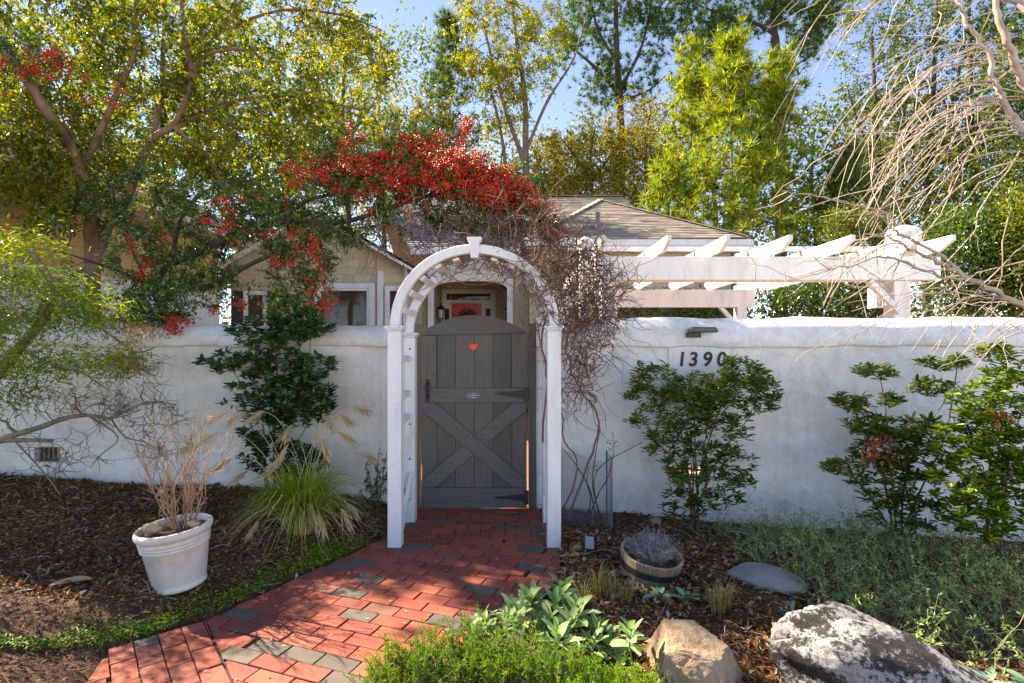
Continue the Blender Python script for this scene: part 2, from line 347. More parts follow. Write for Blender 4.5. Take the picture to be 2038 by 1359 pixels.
# ------------------------------------------------------------------ brick path
def brickmat():
    m, n, b = newmat('paving_brick'); oi = n.nodes.new('ShaderNodeObjectInfo')
    cols = [(.33, .075, .042), (.22, .055, .038), (.39, .10, .056), (.28, .062, .038), (.105, .088, .074), (.36, .085, .05), (.26, .06, .042), (.34, .082, .05), (.22, .085, .06), (.30, .068, .04), (.12, .098, .08), (.37, .105, .066), (.24, .066, .048), (.27, .062, .04), (.31, .08, .05)]
    c = ramp(n, oi.outputs['Random'], cols, 'CONSTANT', [i / len(cols) for i in range(len(cols))])
    f = noise(n, 9, 6, .7); f2 = noise(n, 75, 4, .75); f3 = noise(n, 2.2, 4, .6)
    c = mixc(n, .55, c, ramp(n, f, [(.62, .62, .66), (1.2, 1.2, 1.2)], pos=[.3, .68]), 'MULTIPLY')
    c = mixc(n, .6, c, ramp(n, f2, [(.6, .6, .6), (1.15, 1.15, 1.15)], pos=[.3, .6]), 'MULTIPLY')
    c = mixc(n, ramp(n, f3, [(0, 0, 0), (.5, .5, .5)], pos=[.5, .75]), c, (.13, .105, .085))
    n.links.new(c, b.inputs['Base Color']); b.inputs['Roughness'].default_value = .72; b.inputs['Specular IOR Level'].default_value = .35
    bump(n, b, f2, .35, .004); return m
BR = brickmat()
pb = MB(); pb.slab(PATH[::-1], -.06, -.016); pmat = surf('joint_sand', [(.02, .015, .012), (.06, .045, .035), (.09, .08, .05)], 14, .95, .6, .01, fine=80)
path = pb.build('brick_path', pmat); tag(path, 'red and grey brick garden path bending left in front of the gate', kind='structure')
BL, BW = .204, .102
_bm = {}
def brick_mesh(poly):
    """top chamfered brick from a polygon, local coords, top at z=0"""
    c = np.mean(poly, 0); n = len(poly); pl = np.asarray(poly); ins = c + (pl - c) * (1 - .0035 / np.maximum(np.linalg.norm(pl - c, axis=1, keepdims=True), .02))
    v = np.r_[np.c_[pl, np.full(n, -.05)], np.c_[pl, np.full(n, -.003)], np.c_[ins, np.zeros(n)]]
    f = [[i, (i + 1) % n, (i + 1) % n + n, i + n] for i in range(n)] + [[i + n, (i + 1) % n + n, (i + 1) % n + 2 * n, i + 2 * n] for i in range(n)] + [list(range(2 * n, 3 * n))]
    mb = MB(); mb.add(v, poly=f); return mb.mesh('brick')
nbrick = 0
def lay(section, ang, origin, jw=.005):
    global nbrick
    section = np.asarray(section, float); a = R(ang); u = np.array([math.cos(a), math.sin(a)]); w = np.array([-u[1], u[0]]); o = np.asarray(origin, float)
    loc = np.c_[(section - o) @ u, (section - o) @ w]; (u0, w0), (u1, w1) = loc.min(0), loc.max(0); lx, ly = BL + jw, BW + jw
    ox, oy = BL / 2, BW / 2
    for r in range(math.floor(w0 / ly) - 1, math.ceil(w1 / ly) + 1):
        off = (r % 2) * lx / 2 + .012 * math.sin(r * 3.7)
        for k in range(math.floor(u0 / lx) - 2, math.ceil(u1 / lx) + 1):
            cx, cy = k * lx + off + lx / 2, r * ly + ly / 2
            rect = [np.array(p) for p in ((cx - ox, cy - oy), (cx + ox, cy - oy), (cx + ox, cy + oy), (cx - ox, cy + oy))]
            cl = clip_convex(rect, loc)
            if len(cl) < 3: continue
            A = area2(cl)
            if A < .0009: continue
            c2 = np.mean(cl, 0); wp = o + u * c2[0] + w * c2[1]
            if A > BL * BW * .985:
                v_ = int(rng.integers(0, 8))
                if v_ not in _bm:
                    pl_ = []
                    for sx_, sy_, fl in ((-1, -1, 0), (1, -1, 1), (1, 1, 0), (-1, 1, 1)):
                        ch = .002 + .006 * rng.random() ** 3; a_ = (sx_ * (ox - .001 * rng.random()), sy_ * (oy - ch)); b_ = (sx_ * (ox - ch), sy_ * (oy - .001 * rng.random())); pl_ += [b_, a_] if fl == 0 and False else ([a_, b_] if (sx_ * sy_ > 0) != True else [b_, a_])
                    c_ = np.array(pl_); an_ = np.argsort(np.arctan2(c_[:, 1], c_[:, 0])); _bm[v_] = brick_mesh(c_[an_])
                me = _bm[v_]
            else: me = brick_mesh(np.array(cl) - c2)
            b = mk('brick', me, BR, path, loc=(wp[0], wp[1], rng.normal() * .0016), rot=(rng.normal() * .005, rng.normal() * .005, a + rng.normal() * .006)); nbrick += 1
lay([(-.95, 5.02), (.25, 5.02), (.25, 5.6), (-.95, 5.6)], 0, (-.95, 5.02))
lay([(-1.03, 4.30), (.36, 4.14), (.38, 5.015), (-1.03, 5.015)], -.5, (-.9, 4.0))
lay([(.355, 4.13), (-1.03, 4.29), (-1.71, 3.035), (-1.2, 2.39), (-.88, 2.0), (-.55, 2.33), (.22, 3.35), (.335, 3.75)], -20, (-.4, 3.2))
lay([(-1.714, 3.028), (-2.04, 2.745), (-1.93, 2.45), (-1.785, 2.07), (-.9, 1.98), (-1.203, 2.384)], -51, (-1.2, 2.38))

# ------------------------------------------------------------------ garden walls
def wall(name, label, x0, x1, holes, top, mat):
    t = thing(name, label, 'wall', ((x0 + x1) / 2, 5.25, 0)); o = loc_of(t)
    yf, yb, zb, zt = 5.10, 5.40, -1.2, 1.53
    mb = MB(); e = [x0] + [v for h in holes for v in h[:2]] + [x1]
    for i in range(0, len(e), 2):
        mb.box2((e[i] - o[0], yf - o[1], zb), (e[i + 1] - o[0], yb - o[1], zt))
    for h in holes:
        mb.box2((h[0] - o[0], yf - o[1], zb), (h[1] - o[0], yb - o[1], h[2])); mb.box2((h[0] - o[0], yf - o[1], h[3]), (h[1] - o[0], yb - o[1], zt))
    mb.build('wall_face', mat, t)
    pr = np.array([(5.10, 1.517), (5.068, 1.519), (5.058, 1.532), (5.058, 1.60), (5.062, 1.648), (5.074, 1.662), (5.082, 1.70), (5.108, 1.735), (5.15, 1.77), (5.20, 1.792), (5.25, 1.80), (5.31, 1.79), (5.37, 1.755), (5.42, 1.69), (5.435, 1.60), (5.435, 1.517), (5.10, 1.517)])
    pr[:, 1] = 1.517 + (pr[:, 1] - 1.517) * (top - 1.517) / .283
    nx = int((x1 - x0) / .05); X = np.linspace(x0, x1, nx); V = np.zeros((nx, len(pr), 3)); V[..., 0] = X[:, None]; V[..., 1] = pr[None, :, 0]; V[..., 2] = pr[None, :, 1]
    nn = wav(np.c_[np.repeat(X, len(pr)), np.tile(pr[:, 0], nx), np.tile(pr[:, 1], nx)], .9, 8).reshape(nx, -1) * .007 + wav(np.c_[np.repeat(X, len(pr)), np.tile(pr[:, 0], nx), np.tile(pr[:, 1], nx)], 3.5, 9).reshape(nx, -1) * .004
    V[..., 1] += np.where(np.abs(V[..., 1] - 5.1) < .001, 0, nn); V[..., 2] += nn * 1.3
    cb = MB(); cb.grid(V - o, nx, len(pr)); cb.prism([(0, 0), (0.001, 0), (0, .001)], 0, .001)
    cb.build('coping', mat, t, smooth=True)
    for h in holes:
        n = max(3, round((h[1] - h[0]) / .05)); vb = MB(); w = .012
        vb.box2((h[0] - o[0], 5.16 - o[1], h[2]), (h[1] - o[0], 5.18 - o[1], h[2] + w)); vb.box2((h[0] - o[0], 5.16 - o[1], h[3] - w), (h[1] - o[0], 5.18 - o[1], h[3]))
        v = vb.build('vent_grille', M['rust_iron'], t)
        bm_ = MB(); bm_.box((0, 0, 0), (.012, .016, h[3] - h[2] - .03)); me = bm_.mesh('bar')
        for i in range(n + 1):
            mk('bar', me, M['rust_iron'], v, loc=(h[0] - o[0] + .01 + (h[1] - h[0] - .02) * i / n, 5.17 - o[1], (h[2] + h[3]) / 2))
    return t
wall('garden_wall', 'long pale stucco wall left of the gate, partly behind the lacy maple', -12, -.935, [(-4.49, -4.25, .43, .572)], 1.722, M['stucco_beige'])
wall('garden_wall', 'white stucco wall with rounded sunlit top right of the gate, carrying the house number', .225, 12, [(1.47, 1.86, .27, .40), (3.88, 4.07, .26, .35)], 1.80, M['stucco'])

# courtyard paving behind the wall
def courtyard():
    m, n, b = newmat('courtyard_brick'); tc = n.nodes.new('ShaderNodeTexCoord'); br = n.nodes.new('ShaderNodeTexBrick'); n.links.new(tc.outputs['Object'], br.inputs[0])
    br.inputs['Scale'].default_value = 4.6; br.inputs['Color1'].default_value = (.3, .1, .06, 1); br.inputs['Color2'].default_value = (.2, .08, .05, 1); br.inputs['Mortar'].default_value = (.12, .1, .08, 1)
    n.links.new(br.outputs[0], b.inputs['Base Color']); b.inputs['Roughness'].default_value = .85; return m
cb = MB(); cb.box2((-7, 5.46, -.02), (-.96, 12.9, .004)); cb.box2((.26, 5.46, -.02), (7, 12.3, .004)); cb.box2((-.955, 5.62, -.02), (.255, 12.9, .005))
tag(cb.build('courtyard_paving', courtyard()), 'sunlit brick courtyard behind the wall', kind='structure')

# ------------------------------------------------------------------ white garden arch
AX, AYF, AYB = -.286, 4.16, 4.74
arch = thing('garden_arch', 'white wooden arch with keystone standing over the brick path before the gate', 'arch', (AX, (AYF + AYB) / 2, 0))
ao = loc_of(arch)
for y, sfx in ((AYF, 0), (AYB, 1)):
    zt = 1.64 if sfx == 0 else 1.60
    for sx in (-1, 1):
        x = sx * .606; w = .104
        mb = MB(); mb.box2((x - w / 2, y - ao[1] - w / 2, -.03), (x + w / 2, y - ao[1] + w / 2, zt)); po = mb.build('post', M['white'], arch, bevel=.006)
        cp = MB(); z = zt
        for ww, h in ((.118, .012), (.136, .012), (.146, .016)):
            cp.box2((x - ww / 2, y - ao[1] - ww / 2, z + .0005), (x + ww / 2, y - ao[1] + ww / 2, z + h)); z += h
        cp.build('cap', M['white'], po, bevel=.004)
    # curved rib
    rb = MB(); n = 48; prof = [(.572, -.024), (.577, -.030), (.639, -.030), (.645, -.024), (.645, .024), (.639, .030), (.577, .030), (.572, .024)]
    V = []
    for i in range(n + 1):
        a = math.pi * i / n
        for r, yy in prof: V.append((math.cos(a) * r, y - ao[1] + yy, zt + .041 + math.sin(a) * r * .965))
    k = len(prof); rb.add(V, [(i * k + j, i * k + (j + 1) % k, (i + 1) * k + (j + 1) % k, (i + 1) * k + j) for i in range(n) for j in range(k)])
    rb.pg += [list(range(k)), list(range(n * k + k - 1, n * k - 1, -1))]; rb.build('arch_rib', M['white'], arch)
    ks = MB(); zk = zt + .041; ks.prism([(-.028, zk + .515), (.028, zk + .515), (.04, zk + .64), (.055, zk + .655), (.055, zk + .675), (-.055, zk + .675), (-.055, zk + .655), (-.04, zk + .64)], y - ao[1] - .044, y - ao[1] + .044); ks.build('keystone', M['white'], arch, bevel=.004)
me = MB().box((0, 0, 0), (.022, AYB - AYF - .092, .05)).mesh('slat')
for i in range(1, 12):
    a = math.pi * i / 12
    if i == 6: continue
    mk('slat', me, M['white'], arch, bevel=.003, loc=(math.cos(a) * .575, 0, 1.661 + math.sin(a) * .575 * .965), rot=(0, math.pi / 2 - a + math.pi / 2, 0))
for sx in (-1, 1):                                   # trellis sides
    x = sx * .606; me = MB().box((0, 0, 0), (.03, AYB - AYF - .108, .05)).mesh('rail')
    for z in (.28, .92, 1.12, 1.42): mk('rail', me, M['white'], arch, bevel=.003, loc=(x, 0, z))
    me = MB().box((0, 0, 0), (.02, .035, 1.16)).mesh('slat')
    for y in (-.14, 0, .14): mk('slat', me, M['white'], arch, bevel=.003, loc=(x + sx * .0265, y, .83))
    mb = MB(); mb.bar((x - sx * .03, -.22, .1), (x - sx * .03, .20, .42), .03, .045); mb.build('brace', M['white'], arch)
    nm = MB(); nm.lathe([(0, 0), (.008, 0), (.008, .004), (0, .005)], n=8); nme = nm.mesh('bolt')
    for z in (.2, .55, .85, 1.5): mk('bolt', nme, M['black_iron'], arch, loc=(x - .01 * sx, AYB - ao[1] - .0525, z), rot=(R(90), 0, 0))

# ------------------------------------------------------------------ gate
GX, GY = -.354, 5.09
for sx, lab in ((-1, 'grey timber gate post on the latch side, left of the gate'), (1, 'grey timber gate post on the hinge side, right of the gate')):
    x = GX + sx * .545
    t = MB().box2((-.034, -.06, -.05), (.034, .06, 1.735)).build('gate_post', M['grey_wood'], bevel=.004, loc=(x, 5.13, 0)); tag(t, lab, 'gate post')
gate = thing('garden_gate', 'grey board gate with arched top, X brace and a red heart', 'gate', (GX, GY, .012))
hw = .492
def arcz(x): return 1.64 + .162 * (1 - (x / hw) ** 2)
MB().box2((-hw + .03, .0225, .03), (hw - .03, .03, 1.62)).build('light_stop_board', M['grey_wood'], gate)  # added behind the planks to stop light through their joints
edges = [-hw, -.354, -.177, 0, .177, .354, hw]
for i in range(6):
    x0, x1 = edges[i] + .0005, edges[i + 1] - .0005; xx = np.linspace(x0, x1, 5)
    poly = [(x0, .02), (x1, .02)] + [(x, arcz(x) - .03) for x in xx[::-1]]
    MB().prism(poly, 0.0, .022).build('plank', M['grey_wood'], gate, bevel=.005)
xx = np.linspace(-hw, hw, 25)
MB().prism([(-hw, 1.612), (hw, 1.632)] + [(x, arcz(x)) for x in xx[::-1]], -.026, -.001).build('top_rail', M['grey_rail'], gate, bevel=.003)
for s, z0, z1 in ((-1, 1.121, 1.609), (1, 1.121, 1.625)):
    x0, x1 = (-hw, -.354) if s < 0 else (.354, hw); MB().prism([(x0, z0), (x1, z0), (x1, z1), (x0, z1 - (.003 if s < 0 else 0))], -.024, -.001).build('stile', M['grey_wood'], gate, bevel=.003)
MB().box2((-hw, -.026, .985), (hw, -.001, 1.118)).build('middle_rail', M['grey_rail'], gate, bevel=.003)
MB().box2((-hw, -.026, .0), (hw, -.001, .186)).build('bottom_rail', M['grey_rail'], gate, bevel=.003)
zl, zh = .189, .982; rect = [(-hw, zl), (hw, zl), (hw, zh), (-hw, zh)]
def band(a, b, w):
    a = np.array(a); b = np.array(b); d = (b - a) / np.linalg.norm(b - a); n = np.array([-d[1], d[0]]); a = a - d * .3; b = b + d * .3
    return [a - n * w / 2, b - n * w / 2, b + n * w / 2, a + n * w / 2], n, a @ n
b1, n1, d1 = band((-hw + .045, zh - .02), (hw - .045, zl + .02), .132)
MB().prism(clip_convex(b1, rect), -.026, -.001).build('brace', M['grey_rail'], gate, bevel=.003)
b2, n2, d2 = band((-hw + .045, zl + .02), (hw - .045, zh - .02), .132)
q = clip_convex(b2, rect)
for sgn in (1, -1):
    pc = clip_half([np.asarray(p) for p in q], n1 * sgn, d1 * sgn - .068)
    if len(pc) > 2: MB().prism(pc, -.0255, -.001).build('brace', M['grey_rail'], gate, bevel=.003)
sc = MB().lathe([(.0001, .0035), (.0055, .003), (.0062, 0), (.0062, -.004)], n=8).mesh('screw')
sp = [(x, z) for x in (-.44, -.385, .395, .455) for z in (1.24, 1.38, 1.52)] + [(x, z) for x in (-.27, -.09, .09, .27, .42) for z in (1.02, 1.085)] + [(x, z) for x in (-.27, -.09, .09, .27) for z in (1.66,)] + [(-.09, 1.735), (.08, 1.735), (.25, 1.72), (-.42, 1.64), (.4, 1.65)] + [(x, z) for x in (-.42, -.27, -.09, .09, .27) for z in (.06, .14)]
dv = nz(np.array([2 * (hw - .045), zl - zh + .04]))
for tt in (-.42, -.25, -.12, .02, .14, .27, .42):
    sp.append((dv[0] * tt + .03, .585 + dv[1] * tt)); sp.append((dv[0] * tt - .03, .585 - dv[1] * (tt if abs(tt) > .1 else .12) ))
for x, z in sp: mk('screw', sc, M['black_iron'], gate, loc=(x, -.0265, z), rot=(R(90), 0, 0))
def heart(s, n=40):
    t = np.linspace(0, 2 * np.pi, n, endpoint=False); return np.c_[16 * np.sin(t) ** 3, 13 * np.cos(t) - 5 * np.cos(2 * t) - 2 * np.cos(3 * t) - np.cos(4 * t)][::-1] * s + np.array([-.008, 1.505])
ht = MB().prism(heart(.0030), -.016, .0015).build('heart_plaque', M['red'], gate, bevel=.004)
MB().prism((heart(.0030) - np.array([-.008, 1.505])) * .62 + np.array([-.008, 1.505]), -.021, -.0155).build('raised_heart', surf('bright_red', [(.75, .06, .04), (.8, .1, .06)], 8, .3, 0), ht, bevel=.002)
hd = MB(); hd.box2((-.452, -.033, .995), (-.412, -.0262, 1.185)); hd.prism([(-.432 + .02 * math.cos(a), 1.185 + .018 * math.sin(a)) for a in np.linspace(0, math.pi, 8)], -.033, -.0262); hnd = hd.build('handle_plate', M['black_iron'], gate, bevel=.002)
MB().tube(smooth_path([(-.432, -.033, 1.03), (-.432, -.07, 1.05), (-.432, -.075, 1.10), (-.432, -.07, 1.14), (-.432, -.033, 1.16)]), .007, 8).build('handle', M['black_iron'], hnd, smooth=True)
MB().prism([(.19, 1.063), (.46, 1.022), (.46, 1.098), (.19, 1.073)], -.031, -.0262).build('hinge', M['rust_iron'], gate, bevel=.0015)
MB().prism([(.19, .092), (.46, .066), (.46, .132), (.19, .102)], -.031, -.0262).build('hinge', M['black_iron'], gate, bevel=.0015)
for z in (1.06, .1): MB().box2((.461, -.034, z - .065), (.508, -.0262, z + .065)).build('hinge_leaf', M['black_iron'], gate, bevel=.0015)
def ell(a, b, n=40): t = np.linspace(0, 2 * np.pi, n, endpoint=False); return np.c_[a * np.cos(t), b * np.sin(t)] + np.array([-.008, 1.05])
plate = MB().prism(ell(.067, .03), -.031, -.0262).build('name_plate', M['black_iron'], gate)
M['plate_white'] = surf('plate_white', [(.7, .7, .68), (.78, .78, .76)], 8, .5, 0)
r_ = MB(); i0, o0 = ell(.057, .0225), ell(.0605, .0255)
V = np.r_[np.c_[i0[:, 0], np.full(40, -.0316), i0[:, 1]], np.c_[o0[:, 0], np.full(40, -.0316), o0[:, 1]]]
r_.add(V, [(i, (i + 1) % 40, (i + 1) % 40 + 40, i + 40) for i in range(40)]); r_.build('plate_border', M['plate_white'], plate)
def text(s, size, mat, parent, loc, name, ext=.0006, xs=1, bold=0, shear=0, rot=(R(90), 0, 0)):
    cu = bpy.data.curves.new(name, 'FONT'); cu.body = s; cu.size = size; cu.extrude = ext; cu.align_x = 'CENTER'; cu.align_y = 'CENTER'; cu.offset = bold; cu.shear = shear
    tmp = bpy.data.objects.new('tmp', cu); COL.objects.link(tmp); dg = bpy.context.evaluated_depsgraph_get(); me = bpy.data.meshes.new_from_object(tmp.evaluated_get(dg)); me.name = name
    bpy.data.objects.remove(tmp); me.materials.clear(); return mk(name, me, mat, parent, loc=loc, rot=rot, scale=(xs, 1, 1))
for s, sz, z, xs in (('The', .011, 1.0645, 1), ('GARDEN', .0195, 1.0505, 1.15), ('Family', .012, 1.035, 1.2)): text(s, sz, M['plate_white'], plate, (-.008, -.0322, z), 'lettering', bold=.0003, xs=xs)

# ------------------------------------------------------------------ house number and lamp on the wall
pq = thing('house_number_plaque', 'pale plaque reading 1390 on the white wall behind the shrub', 'plaque', tuple(P(1391, 735, 5.095)))
hx, hz = 61 / FPX * 5.09, 47 / FPX * 5.09
MB().box2((-hx, -.012, -hz - .02), (hx, .004, hz)).build('board', M['white'], pq, bevel=.003)
M['digit'] = surf('dark_brown_paint', [(.02, .012, .01), (.04, .025, .02)], 20, .5, 0)
for ch, dx in zip('1390', (-36, -13, 15, 43)): text(ch, .185, M['digit'], pq, (dx / FPX * 5.09, -.016, .09), 'digit', .004, .95, .004, .12)
wl = thing('wall_light', 'black bar shaped lamp on the wall above the house number', 'lamp', tuple(P(1388, 661, 5.05)))
MB().box2((-.105, -.02, -.05), (.03, .02, -.004)).build('bracket', M['black_iron'], wl, bevel=.004)
wl2 = MB(); pr = [(-.012, -.002), (.0, .03), (-.02, .044), (-.10, .044), (-.125, .03), (-.13, .006), (-.115, -.004)]
wl2.prism([(z - .0, y) for y, z in [(-.004, -.1), (.03, -.1), (.045, -.085), (.045, .135), (.03, .155), (.004, .16), (-.004, .15)]], -.10, -.015); wl2.build('lamp_head', surf('bronze_black', [(.02, .018, .016), (.04, .036, .03)], 12, .35, .05, spec=.6), wl, bevel=.008)
# ------------------------------------------------------------------ house
def roof_faces(parent, faces, mat, name='shingles', row=.15, tab=.30):
    mb = MB()
    for e0, e1, r1, r0 in faces:                     # eave left, eave right, ridge right, ridge left (seen from outside)
        e0, e1, r0, r1 = [np.asarray(v, float) for v in (e0, e1, r0, r1)]
        nrm = nz(np.cross(e1 - e0, r0 - e0 if np.linalg.norm(r0 - e0) > .01 else r1 - e0)); L = max(np.linalg.norm(r0 - e0), np.linalg.norm(r1 - e1)); nr = max(2, int(L / row))
        mb.add([e0 - nrm * .03, e1 - nrm * .03, r1 - nrm * .03, r0 - nrm * .03], [(0, 1, 2, 3)])
        for i in range(nr):
            t0, t1 = i / nr, min((i + 1.12) / nr, 1.0)
            a0, a1 = e0 + (r0 - e0) * t0, e1 + (r1 - e1) * t0; b0, b1 = e0 + (r0 - e0) * t1, e1 + (r1 - e1) * t1
            w = np.linalg.norm(a1 - a0); n = max(1, int(w / tab)); cuts = (np.arange(n + 1) + (.5 * (i % 2) + rng.normal(size=n + 1) * .13)) / n; cuts = np.clip(cuts, 0, 1); cuts[0] = 0; cuts[-1] = 1
            for k in range(n):
                u0, u1 = cuts[k], cuts[k + 1]
                if u1 - u0 < 1e-4: continue
                h = nrm * (.014 + .012 * rng.random()); lo = nrm * .002
                p0, p1, p2, p3 = a0 + (a1 - a0) * u0, a0 + (a1 - a0) * u1, b0 + (b1 - b0) * u1, b0 + (b1 - b0) * u0
                mb.add([p0 + h, p1 + h, p2 + lo, p3 + lo, p0 - nrm * .012, p1 - nrm * .012], [(0, 1, 2, 3), (4, 5, 1, 0)])
    return tag(mb.build(name, mat, parent), kind='stuff')
def shinglemat(name, cols):
    m, n, b = newmat(name); g = n.nodes.new('ShaderNodeNewGeometry'); c = ramp(n, g.outputs['Random Per Island'], cols)
    f = noise(n, 40, 4, .7); c = mixc(n, .5, c, ramp(n, f, [(.7, .7, .7), (1.2, 1.2, 1.2)]), 'MULTIPLY'); n.links.new(c, b.inputs['Base Color']); b.inputs['Roughness'].default_value = .9; return m
M['roof'] = shinglemat('roof_shingle', [(.15, .125, .10), (.24, .205, .17), (.30, .265, .225)])
M['roof_shaded'] = shinglemat('shaded_roof_shingle', [(.10, .11, .135), (.14, .15, .18), (.18, .19, .22)])  # same roof shingles with shade and sky blue put into the colour
def siding(parent, org, u, poly, row, wid, mat, holes=()):
    """wooden shingles on a wall: u is the horizontal direction, poly in (u,z); pieces lean out at the foot"""
    u = np.asarray(u, float); nr = np.array([u[1], -u[0], 0]); poly = np.asarray(poly, float); (u0, z0), (u1, z1) = poly.min(0), poly.max(0)
    me = bpy.data.meshes.get('shake')
    if me is None:
        mb = MB(); mb.add([(-.5, 0, 0), (.5, 0, 0), (.5, -.018, 0), (-.5, -.018, 0), (-.5, 0, 1), (.5, 0, 1), (.5, -.004, 1), (-.5, -.004, 1)], [(0, 1, 2, 3), (3, 2, 6, 7), (1, 5, 6, 2), (0, 3, 7, 4), (4, 7, 6, 5)]); me = mb.mesh('shake')
    me = me.copy(); me.materials.clear(); ang = math.atan2(u[1], u[0]); cnt = 0; z = z0; r = 0
    while z < z1 - .02:
        x = u0 - rng.random() * wid; r += 1
        while x < u1:
            w = wid * (.7 + .6 * rng.random()); a, b = max(x, u0), min(x + w, u1); x += w
            if b - a < .03: continue
            c = np.array([(a + b) / 2, z + row / 2])
            if len(clip_convex([c + np.array(d) for d in ((-.01, -.01), (.01, -.01), (.01, .01), (-.01, .01))], poly)) < 3: continue
            if any(h[0] - .02 < c[0] < h[1] + .02 and h[2] - .03 < c[1] < h[3] + .02 for h in holes): continue
            p = np.asarray(org) + u * c[0]; mk('shingle', me, mat, parent, loc=(p[0], p[1], p[2] + z), rot=(0, 0, ang), scale=(b - a - .006, 1, row * 1.04)); cnt += 1
        z += row
    return cnt
def window(parent, x0, x1, z0, z1, y, fw=.09, bars=0, cross=False):
    f = MB()
    f.box2((x0, y - .06, z0), (x0 + fw, y - .001, z1)); f.box2((x1 - fw, y - .06, z0), (x1, y - .001, z1)); f.box2((x0 + fw, y - .058, z1 - fw), (x1 - fw, y - .001, z1)); f.box2((x0 + fw, y - .058, z0), (x1 - fw, y - .001, z0 + fw))
    if cross: f.box2((x0 + fw, y - .045, (z0 + z1) / 2 + .1), (x1 - fw, y - .012, (z0 + z1) / 2 + .15))
    w = f.build('window', M['white'], parent, bevel=.006)
    MB().box2((x0 + fw, y - .03, z0 + fw), (x1 - fw, y - .02, z1 - fw)).build('pane', M['glass'], w)
    s = MB(); g = fw * .45
    s.box2((x0 + fw, y - .042, z0 + fw), (x0 + fw + g, y - .031, z1 - fw)); s.box2((x1 - fw - g, y - .042, z0 + fw), (x1 - fw, y - .031, z1 - fw)); s.box2((x0 + fw + g, y - .042, z1 - fw - g), (x1 - fw - g, y - .031, z1 - fw)); s.build('sash', M['white'], w)
    return w
M['shake_tan'] = surf('tan_shake', [(.50, .42, .28), (.56, .48, .33)], 2, .8, .1, .004, stretch=(3, 3, .5), rnd=[(.86, .86, .84), (1, 1, 1), (1.08, 1.06, 1.02), (.94, .93, .9)])
M['shake_yellow'] = surf('yellow_shake', [(.50, .33, .13), (.57, .39, .17)], 2, .8, .1, .004, stretch=(3, 3, .5), rnd=[(.88, .87, .84), (1, 1, 1), (1.07, 1.05, 1.02), (.94, .93, .9)])
house = thing('house', 'tan shingled house with hipped roofs, gable and red front door behind the gate', 'house', (0, 13, 0)); ho = loc_of(house)
class Off:                                            # child meshes are given in world space, stored relative to the house
    pass
hs = bpy.data.objects.new('house_tmp', None)
def hb(mb, name, mat, parent=None, **k):
    mb.v = [v - ho for v in mb.v] if parent is None else [v - ho for v in mb.v]; return mb.build(name, mat, parent or house, **k)
# walls
w = MB(); w.box2((-5.7, 11.0, -.1), (-2.13, 13.4, 3.17)); w.prism([(-5.7, 3.17), (-2.13, 3.17), (-3.915, 4.15)], 11.0, 13.4)
hb(w, 'gable_wall', M['shake_tan'])
w = MB(); w.box2((-2.128, 13.0, -.1), (-1.98, 16, 3.7)); w.box2((-.0, 13.0, -.1), (.40, 16, 3.7)); w.box2((.402, 12.4, -.1), (5.0, 16, 3.75)); w.box2((-1.978, 15.0, -.1), (-.002, 16, 3.7)); w.box2((-1.978, 13.02, 3.32), (-.002, 14.98, 3.7))
hb(w, 'wall', M['shake_tan'])
# roofs
rf = roof_faces(house, [[np.array(p) - ho for p in f] for f in [
    ((.3, 11.8, 3.80), (5.15, 11.8, 3.87), (2.31, 14.2, 5.31), (2.309, 14.2, 5.31)),
    ((5.15, 11.8, 3.87), (5.15, 17.5, 3.87), (2.31, 15.35, 5.31), (2.31, 14.2, 5.31)),
    ((.3, 13.2, 3.80), (.3, 11.8, 3.80), (2.31, 14.2, 5.31), (2.31, 15.35, 5.31))]], M['roof'])
roof_faces(house, [[np.array(p) - ho for p in f] for f in [
    ((.9, 13.0, 4.07), (3.6, 15.0, 5.13), (3.41, 16.8, 6.1), (-1.2, 16.8, 6.1)),
    ((3.6, 21, 3.8), (-4.2, 21, 3.8), (-4.2, 16.8, 6.1), (3.41, 16.8, 6.1))]], M['roof'])
roof_faces(house, [[np.array(p) - ho for p in f] for f in [
    ((-2.3, 12.4, 3.72), (.85, 12.4, 3.72), (-1.0, 16.8, 6.1), (-4.2, 16.8, 6.1)),
    ((-1.88, 10.7, 3.05), (-1.88, 14.4, 3.05), (-3.915, 14.4, 4.19), (-3.915, 10.7, 4.19)), ((-5.95, 14.4, 3.05), (-5.95, 10.7, 3.05), (-3.915, 10.7, 4.19), (-3.915, 14.4, 4.19))]], M['roof_shaded'])
# hip caps
for a, b in (((2.31, 14.2, 5.335), (5.15, 11.8, 3.895)), ((2.31, 14.2, 5.335), (.3, 11.8, 3.825)), ((3.41, 16.8, 6.13), (-4.2, 16.8, 6.13))):
    cp = MB(); a = np.array(a); b = np.array(b); n = int(np.linalg.norm(b - a) / .22)
    for i in range(n): cp.bar(a + (b - a) * i / n, a + (b - a) * (i + 1.1) / n - np.array([0, 0, .012]), .2, .02)
    hb(cp, 'ridge_cap', M['roof'])
tr = MB(); tr.box2((.28, 11.68, 3.66), (5.2, 11.79, 3.80)); tr.box2((.3, 11.8, 3.62), (5.15, 12.4, 3.655)); tr.box2((-2.3, 12.3, 3.58), (.2, 12.4, 3.72)); hb(tr, 'gutter', M['white'], bevel=.01)
for s in (-1, 1):
    rk = MB(); c = -3.915; rk.bar((c + s * 2.03, 10.68, 2.97), (c, 10.68, 4.105), .05, .17, up=(0, -1, 0.0001)); hb(rk, 'rake_board', M['white'])
cbd = MB(); cbd.box2((-2.72, 10.95, -.1), (-2.60, 10.999, 3.02)); cbd.box2((-2.2, 10.95, -.1), (-2.12, 10.999, 3.1)); hb(cbd, 'corner_board', M['white'], bevel=.005)
wins = [(-4.02, -2.775, 1.0, 2.78), (-5.42, -4.95, 1.2, 2.62), (-2.57, -2.22, 1.0, 2.72)]
